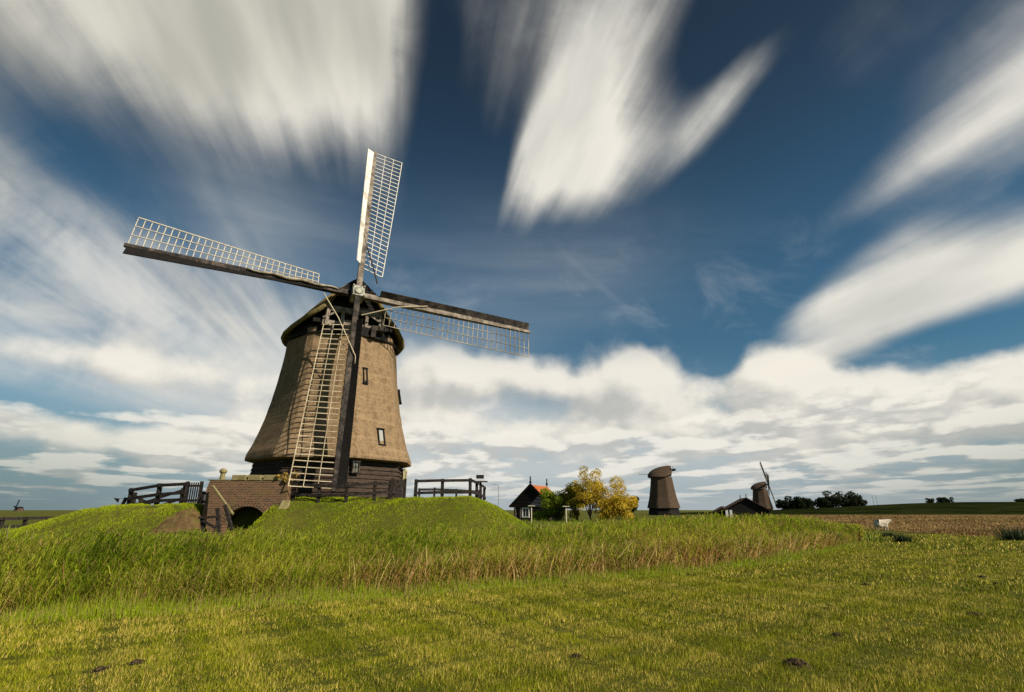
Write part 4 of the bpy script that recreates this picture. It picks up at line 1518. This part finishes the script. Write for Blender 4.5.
def grass():
    VV, CC = [], []
    for (n, r0, r1, h0, w0, hf) in ((65000, 2.6, 4.4, 0.05, 0.006, 85), (360000, 4.4, 8, 0.05, 0.006, 78), (430000, 8, 14, 0.06, 0.010, 72), (320000, 14, 28, 0.075, 0.022, 67), (215000, 28, 62, 0.10, 0.055, 63)):
        x, y = wedge(n, r0, r1, R(hf))
        ok = ~in_reed(x, y, 0.3)
        fl = (height(x, y) < 0.12) & ~((x > 0.75 * y - 4) & (y > 36)) & ~((y > reed_back(x)) & (x < 14) & (y < 60) & (RNG.uniform(0, 1, n) < 0.5))
        x, y = x[ok & fl], y[ok & fl]
        tuft = np.clip(0.8 + 0.3 * vnoise(x, y, 2.2, 6) + 0.5 * vnoise(x, y, 6.3, 1) + 0.4 * vnoise(x, y, 15.0, 4), 0.25, 2.0)
        keep = RNG.uniform(0, 1, len(x)) < np.clip(0.45 + 0.6 * tuft, .3, 1)
        x, y, tuft = x[keep], y[keep], tuft[keep]
        # longer fringe where the mower stops short of the reeds
        fr = np.exp(-np.maximum(reed_front(x) - y, 0) / 0.35) * (x < 17)
        hh = h0 * RNG.uniform(.5, 1.35, len(x)) * tuft * (1 + 1.6 * fr)
        c = lawn_cols(x, y, 0.25)
        c = c * (1 - fr[:, None] * .6) + np.array([0.15, 0.19, 0.018]) * fr[:, None] * .6
        V, C = blades(x, y, hh, w0 * RNG.uniform(.6, 1.4, len(x)), RNG.uniform(.1, .85, len(x)), c)
        VV.append(V); CC.append(C)
    # the mound
    n = 230000
    x = RNG.uniform(-34, 4, n)
    y = RNG.uniform(24.3, 34, n)
    inside = np.hypot(x - MILL.x, y - MILL.y) < 4.7
    hh0 = height(x, y)
    chan = (np.abs(x + 14.2) < 1.7) & (y < 28.9)
    bank = (y > 25.0) & (y < 28.3) & (x < -15.3 - .3 * (28.3 - y)) & (x > -16.3 - .45 * (28.3 - y) + .3 * vnoise(x, y, 3., 1)) & (RNG.uniform(0, 1, n) < .72)
    ok = (hh0 > 0.05) & ~inside & ~bank & ~(chan & (RNG.uniform(0, 1, n) < .9))
    x, y = x[ok], y[ok]
    tuft = np.clip(0.8 + 0.7 * vnoise(x, y, 1.6, 6) + 0.6 * vnoise(x, y, 4.3, 1), 0.25, 2.6)
    g1, g2 = np.array([0.15, 0.22, 0.006]), np.array([0.38, 0.44, 0.010])
    t = np.clip(0.5 + 0.35 * vnoise(x, y, 1.1, 9) + RNG.uniform(-.35, .35, len(x)), 0, 1)[:, None]
    c = (g1 + (g2 - g1) * t) * RNG.uniform(.75, 1.25, len(x))[:, None]
    s = RNG.uniform(0, 1, len(x)) < np.clip(.06 + .22 * vnoise(x, y, 1.9, 2) * (vnoise(x, y, .7, 4) > 0), 0.01, .4)
    c[s] = np.array([0.28, 0.23, 0.08])
    V, C = blades(x, y, 0.075 * RNG.uniform(.5, 1.3, len(x)) * tuft, 0.022 * RNG.uniform(.6, 1.4, len(x)), RNG.uniform(.1, .8, len(x)), c)
    VV.append(V); CC.append(C)
    V, C = np.vstack(VV), np.vstack(CC)
    o = arrays('grass', V, np.arange(len(V)).reshape(-1, 3), C, 'grass')
    tag(o, 'short grazed yellow-green grass of the pasture and the mound', 'grass', kind='stuff')


grass()


def reeds():
    """A wind-bent reed bed: each stem a tapering strip with long drooping leaves."""
    n = 62000
    x = np.where(RNG.uniform(0, 1, n) < .72, RNG.uniform(-13.5, 6, n), RNG.uniform(6, 17, n))
    f, b = reed_front(x), reed_back(x)
    q = RNG.uniform(0, 1, n) ** 1.15
    y = f + (b - f) * q + RNG.normal(size=n) * .12
    keep = (np.abs(np.arctan2(x, y)) < R(52))
    x, y, q = x[keep], y[keep], q[keep]
    n = len(x)
    z = height(x, y) - 0.12 - 0.3 * smooth(q * 2)
    clump = 0.5 + 0.5 * vnoise(x, y, 0.85, 2)
    H = (1.22 - 0.26 * smooth((5 - x) / 5) + 0.22 * (clump - .5) + 0.12 * vnoise(x, y, 2.3, 4)) * (1.16 - 0.62 * RNG.uniform(0, 1, n) ** 1.6) * (0.62 + 0.38 * smooth(q * 3.2)) * (0.62 + 0.38 * smooth((16.8 - x) / 7)) + 0.3 * smooth(q * 2)
    dist = np.hypot(x, y)
    wpx = dist / 530
    bend = 0.16 + 0.13 * RNG.normal(size=n) + 0.08 * vnoise(x, y, 1.3, 9)
    by = 0.10 * RNG.normal(size=n)
    green = np.array([0.23, 0.315, 0.010]); olive = np.array([0.46, 0.45, 0.05]); dk = np.array([0.07, 0.11, 0.005]); straw = np.array([0.52, 0.36, 0.12]); rust = np.array([0.36, 0.19, 0.055])
    tone = np.clip(0.58 + 0.50 * vnoise(x, y, 1.15, 5) + 0.25 * vnoise(x, y, 3.1, 2) + RNG.normal(size=n) * .18, 0, 1)[:, None]
    cg = np.where(tone < .5, dk + (green - dk) * tone * 2, green + (olive - green) * (tone - .5) * 2)
    dryp = np.clip(0.24 + 0.40 * vnoise(x, y, 1.7, 7) + .16 * smooth((x + 4) / 8), 0.04, .9)
    dryp = dryp + 0.60 * np.exp(-(q / .3) ** 2) * smooth((x + 5) / 3) * (0.4 + .6 * (vnoise(x, y, 2.4, 3) > -.2))
    isdry = RNG.uniform(0, 1, n) < dryp
    cs = np.where(isdry[:, None], np.where(RNG.uniform(0, 1, n)[:, None] < .6, straw, rust), cg) * RNG.uniform(.7, 1.25, n)[:, None]
    VV, FF, CC = [], [], []
    off = 0

    def strip(P, W, wd, col0, col1):
        """P: list of k arrays (m,3); W: list of k half widths (m,); wd: (m,2) width direction."""
        nonlocal off
        k, m = len(P), len(P[0])
        V = np.empty((m, 2 * k, 3))
        C = np.empty((m, 2 * k, 3))
        for i in range(k):
            d = np.column_stack([wd * W[i][:, None], np.zeros(m)])
            V[:, 2 * i] = P[i] - d
            V[:, 2 * i + 1] = P[i] + d
            c = col0 + (col1 - col0) * (i / (k - 1))
            C[:, 2 * i] = c
            C[:, 2 * i + 1] = c
        base = off + np.arange(m)[:, None] * 2 * k
        for i in range(k - 1):
            FF.append(np.concatenate([base + 2 * i, base + 2 * i + 1, base + 2 * i + 3, base + 2 * i + 2], 1))
        VV.append(V.reshape(-1, 3)); CC.append(C.reshape(-1, 3))
        off += m * 2 * k

    def stem_pt(t):
        return np.column_stack([x + bend * H * t ** 2, y + by * H * t ** 2, z + H * t * (1 - 0.06 * t)])
    a = RNG.uniform(0, np.pi, n)
    wd = np.column_stack([np.cos(a), np.sin(a)])
    hw = np.maximum(0.0025, wpx * 0.20)
    strip([stem_pt(t) for t in (0, .35, .7, 1.0)], [hw, hw * .9, hw * .7, hw * .25], wd, np.where(isdry[:, None], cs, cs * .5 + straw * .5 * .7), cs)
    for k, t0 in enumerate((0.22, 0.42, 0.58, 0.72, 0.84, .93)):
        sel = RNG.uniform(0, 1, n) < (0.85 if k else .6)
        p0 = stem_pt(t0 + RNG.uniform(-.06, .06, n))[sel]
        m = len(p0)
        la = RNG.normal(size=m) * 1.1 + (0 if k % 2 else np.pi) * (RNG.uniform(0, 1, m) < .6)
        L = (0.30 + 0.25 * RNG.uniform(0, 1, m)) * (0.7 + 0.3 * H[sel] / 1.3) * (1.0 - 0.25 * t0)
        dxy = np.column_stack([np.cos(la), np.sin(la)])
        wind = np.array([0.35, 0.05])
        p1 = p0 + np.column_stack([(dxy * .45 + wind * .3) * L[:, None] * .6, L * .42])
        p2 = p0 + np.column_stack([(dxy * .9 + wind) * L[:, None] * .75, L * RNG.uniform(.1, .55, m)])
        wdir = np.column_stack([-dxy[:, 1], dxy[:, 0]])
        hwl = np.maximum(0.005, wpx[sel] * .24) * RNG.uniform(.6, 1.4, m)
        c = np.where((RNG.uniform(0, 1, m) < np.where(isdry[sel], .9, .35) * (1 if t0 < .6 else .25))[:, None], straw * .8, cg[sel]) * RNG.uniform(.7, 1.3, m)[:, None]
        strip([p0, p1, p2], [hwl * .6, hwl, hwl * .1], wdir, c, c * 1.08)
    # dead stems of last year standing along the front of the bed
    m = 5200
    x = np.where(RNG.uniform(0, 1, m) < .04, RNG.uniform(-12, -3, m), RNG.uniform(-3, 16.6, m))
    keep = (vnoise(x, x * 0, 3.4, 2) + .5 * vnoise(x, x * 0, 9.1, 4) > RNG.uniform(-.9, .7, m))
    x = x[keep]
    m = len(x)
    y = reed_front(x) - .12 + RNG.exponential(.28, m)
    z = height(x, y) - .05
    dist = np.hypot(x, y)
    H = RNG.uniform(.35, .95, m) * (0.6 + 0.4 * smooth((16.8 - x) / 7))
    bend = RNG.normal(size=m) * .25 + .12
    by = RNG.normal(size=m) * .15
    a = RNG.uniform(0, np.pi, m)
    c = np.where(RNG.uniform(0, 1, m)[:, None] < .6, np.array([0.60, 0.43, 0.17]), np.array([0.44, 0.24, 0.08])) * RNG.uniform(.7, 1.2, m)[:, None]
    hw = dist / 530 * RNG.uniform(.2, .42, m)
    strip([stem_pt(t) for t in (0, .4, .75, 1.0)], [hw, hw, hw * .8, hw * .3], np.column_stack([np.cos(a), np.sin(a)]), c, c)
    V, C, Fq = np.vstack(VV), np.vstack(CC), np.vstack(FF)
    o = arrays('reeds', V, Fq, C, 'reed')
    tag(o, 'tall wind-bent green and straw reeds along the ditch below the mound', 'reeds', kind='stuff')
    # tall bright grass at the foot of the reeds
    n = 110000
    x = RNG.uniform(-13, 17.2, n)
    f = reed_front(x)
    y = f - 0.45 + np.abs(RNG.normal(size=n)) * .62 - .1
    ok = np.abs(np.arctan2(x, y)) < R(52)
    x, y = x[ok], y[ok]
    n = len(x)
    hh = 0.52 * RNG.uniform(.35, 1.2, n) * np.clip(.75 + .5 * vnoise(x, y, 1.9, 3), .3, 1.4) * np.clip((y - reed_front(x) + .65) / .8, .25, 1.15)
    g1, g2 = np.array([0.15, 0.23, 0.006]), np.array([0.34, 0.42, 0.012])
    c = (g1 + (g2 - g1) * RNG.uniform(0, 1, n)[:, None])
    s = RNG.uniform(0, 1, n) < np.clip(.2 + .25 * vnoise(x, y, 1.5, 6), 0, .6)
    c[s] = np.array([0.36, 0.26, 0.10])
    c *= RNG.uniform(.75, 1.2, n)[:, None]
    V, C = blades(x, y, hh, np.maximum(.007, np.hypot(x, y) / 530 * .55), RNG.uniform(.05, .6, n), c)
    o = arrays('tall_grass', V, np.arange(len(V)).reshape(-1, 3), C, 'grass')
    tag(o, 'tall bright green grass fringing the front of the reeds', 'grass', kind='stuff')
    # rough meadow behind the reeds, up to the mound and the house
    n = 90000
    x = RNG.uniform(-30, 40, n)
    y = RNG.uniform(12, 62, n)
    ok = (y > reed_back(x)) & (height(x, y) < .3) & (x < 18 + (y - 26) * .35) & (np.abs(np.arctan2(x, y)) < R(50))
    x, y = x[ok], y[ok]
    n = len(x)
    hh = 0.6 * RNG.uniform(.4, 1.3, n) * np.clip(.8 + .5 * vnoise(x, y, .7, 3), .3, 1.5)
    c = np.array([0.14, 0.18, 0.012]) * RNG.uniform(.6, 1.6, n)[:, None]
    s = RNG.uniform(0, 1, n) < .2
    c[s] = np.array([0.26, 0.22, 0.09])
    V, C = blades(x, y, hh, np.hypot(x, y) / 530 * 1.4, RNG.uniform(.05, .6, n), c)
    o = arrays('meadow_grass', V, np.arange(len(V)).reshape(-1, 3), C, 'grass')
    tag(o, 'rough uncut meadow grass between the reeds and the far windmills', 'grass', kind='stuff')


reeds()


def stubble():
    n = 60000
    a = RNG.uniform(R(20), R(62), n)
    r = np.exp(RNG.uniform(math.log(36), math.log(190), n))
    x, y = r * np.sin(a), r * np.cos(a)
    edge = np.interp(y, [10, 23, 29, 34, 41, 51, 64, 84, 176], [46, 30, 27.2, 27.4, 28.2, 29.5, 35, 44, 86])
    ok = (x > edge + RNG.exponential(.4, n) - .3) & (y < 175) & (a < R(50))
    x, y = x[ok], y[ok]
    n = len(x)
    d = np.hypot(x, y)
    tone = np.clip(.5 + .5 * vnoise(x, y, .25, 3) + RNG.normal(size=n) * .25, 0, 1)[:, None]
    c = np.array([0.14, 0.075, 0.025]) * (1 - tone) + np.array([0.36, 0.24, 0.09]) * tone
    g = RNG.uniform(0, 1, n) < np.clip(.05 + .3 * vnoise(x, y, .12, 7), 0, .5)
    c[g] = np.array([0.13, 0.13, 0.02])
    V, C = blades(x, y, 0.16 * RNG.uniform(.4, 1.4, n) * np.clip(.8 + .5 * vnoise(x, y, .5, 2), .3, 1.5), d / 530 * 1.1, RNG.uniform(.05, .7, n), c, height(x, y) + .03)
    o = arrays('stubble', V, np.arange(len(V)).reshape(-1, 3), C, 'grass')
    tag(o, 'dry brown stubble standing over the harvested field', 'stubble', kind='stuff')


stubble()


# ------------------------------------------------------------------ sheep
def sheep():
    Y = 42.0
    p = at(882, 530, Y)
    root = thing('sheep', 'single white sheep standing side-on at the edge of the stubble field', 'sheep', (p.x, Y, hz(p.x, Y) + .02))
    root.scale = (.92, .92, .92)
    verts = [(0, 0, .56), (-.42, 0, .58), (.36, 0, .58), (.56, 0, .74), (.72, 0, .86), (.9, 0, .78),
             (-.40, .13, .40), (-.46, .13, .22), (-.41, .13, .0), (-.40, -.13, .40), (-.44, -.13, .22), (-.38, -.13, .0),
             (.33, .12, .38), (.35, .12, .2), (.34, .12, .0), (.36, -.12, .38), (.40, -.12, .2), (.38, -.12, .0),
             (-.62, 0, .5), (.70, .15, .88), (.70, -.15, .88)]
    edges = [(0, 1), (0, 2), (2, 3), (3, 4), (4, 5), (1, 6), (6, 7), (7, 8), (1, 9), (9, 10), (10, 11), (2, 12), (12, 13), (13, 14), (2, 15), (15, 16), (16, 17), (1, 18), (4, 19), (4, 20)]
    rad = [.30, .28, .27, .17, .16, .09, .12, .05, .04, .12, .05, .04, .09, .05, .04, .09, .05, .04, .06, .035, .035]
    me = bpy.data.meshes.new('body')
    me.from_pydata(verts, edges, [])
    me.materials.append(M['wool'])
    o = bpy.data.objects.new('body', me)
    COL.objects.link(o)
    o.parent = root
    sk = o.modifiers.new('skin', 'SKIN')
    sk.use_smooth_shade = True
    for i, r in enumerate(rad):
        me.skin_vertices[0].data[i].radius = (r, r)
    me.skin_vertices[0].data[0].use_root = True
    ss = o.modifiers.new('sub', 'SUBSURF')
    ss.levels = 2
    ss.render_levels = 2


sheep()

# ------------------------------------------------------------------ small things
for i, (px, py, r, lb) in enumerate((
        (975, 616, .15, 'wide dark molehill on the lawn well below the right edge of the stubble field'),
        (982, 577, .10, 'small molehill on the lawn nearest below the stubble field'),
        (998, 584, .10, 'small molehill a little right of and nearer than the one nearest the stubble field'),
        (866, 586, .12, 'round molehill on the lawn straight below the sheep and the end of the reeds'),
        (795, 664, .17, 'widest dark molehill on the lawn, close to the bottom of the view'),
        (837, 635, .08, 'tiny molehill just above and right of the widest molehill'),
        (576, 656, .08, 'small lone molehill near the bottom middle of the lawn'),
        (136, 666, .09, 'right one of two molehills in the front left corner of the lawn'),
        (99, 673, .09, 'leftmost molehill in the front left corner of the lawn'))):
    d = _U * (346 - py) / FPX + _F + np.array([1., 0, 0]) * (px - 512) / FPX
    s = -EYE / d[2]
    x, y = d[0] * s, d[1] * s
    m = MB()
    m.ball((0, 0, -.02), (r * .95, r * .85, r * .14), 12, 5, .12)
    for k in range(46):
        q, t = min(.95, abs(random.gauss(0, .5))), random.uniform(0, 2 * math.pi)
        b_ = r * random.uniform(.07, .26) * max(.35, 1 - .5 * q)
        m.ball((math.cos(t) * q * r, math.sin(t) * q * r * .9, r * .16 * max(0, 1 - q)), (b_, b_, b_ * .7), 7, 5, .3)
    o = m.build('molehill', 'soil')
    o.location = (x, y, hz(x, y) + .015)
    tag(o, lb, 'molehill', 'dark molehills on the lawn')


def t_post(label, px, Y, ytop):
    p = at(px, ytop, Y)
    root = thing('crossbar_post', label, 'post', (p.x, Y, hz(p.x, Y)), 0, 'pale T-shaped posts by the house')
    z = p.z - hz(p.x, Y)
    m = MB(); m.bar((0, 0, -.2), (0, 0, z), 0.08, 0.08); m.build('post', 'lath', root)
    m = MB(); m.box((0, 0, z + .04), (0.62, 0.3, 0.06)); m.build('board', 'lath', root)


t_post('pale T-shaped post standing in front of the house with the orange roof', 531.5, 50, 506.3)
t_post('pale T-shaped post standing in front of the yellow trees', 566, 50, 506.8)

p = at(498.5, 508, 95)
lp = thing('street_lamp', 'thin grey street lamp between the mound fence and the house', 'street lamp', (p.x, 95, 0))
zt = at(498, 485.5, 95).z
m = MB(); m.tube([(0, 0, -.2), (0, 0, zt)], [.09, .06], 8); m.build('pole', 'steel', lp)
m = MB(); m.tube([(0, 0, zt), (-.4, 0, zt + .18), (-.8, 0, zt + .2)], .05, 6); m.box((-.95, 0, zt + .18), (.5, .2, .1)); m.build('lamp_head', 'steel', lp)
for px, lb in ((872, 'left of two thin distant masts above the dike'), (875.5, 'right of two thin distant masts above the dike')):
    p = at(px, 495, 420)
    ms = thing('mast', lb, 'mast', (p.x, 420, 0), 0, 'two thin masts beyond the dike')
    m = MB(); m.tube([(0, 0, 0), (0, 0, p.z)], [.22, .12], 6); m.build('pole', 'steel', ms)
    m = MB(); m.box((0, 0, p.z - .4), (1.0, .2, .2)); m.build('crossbar', 'steel', ms)
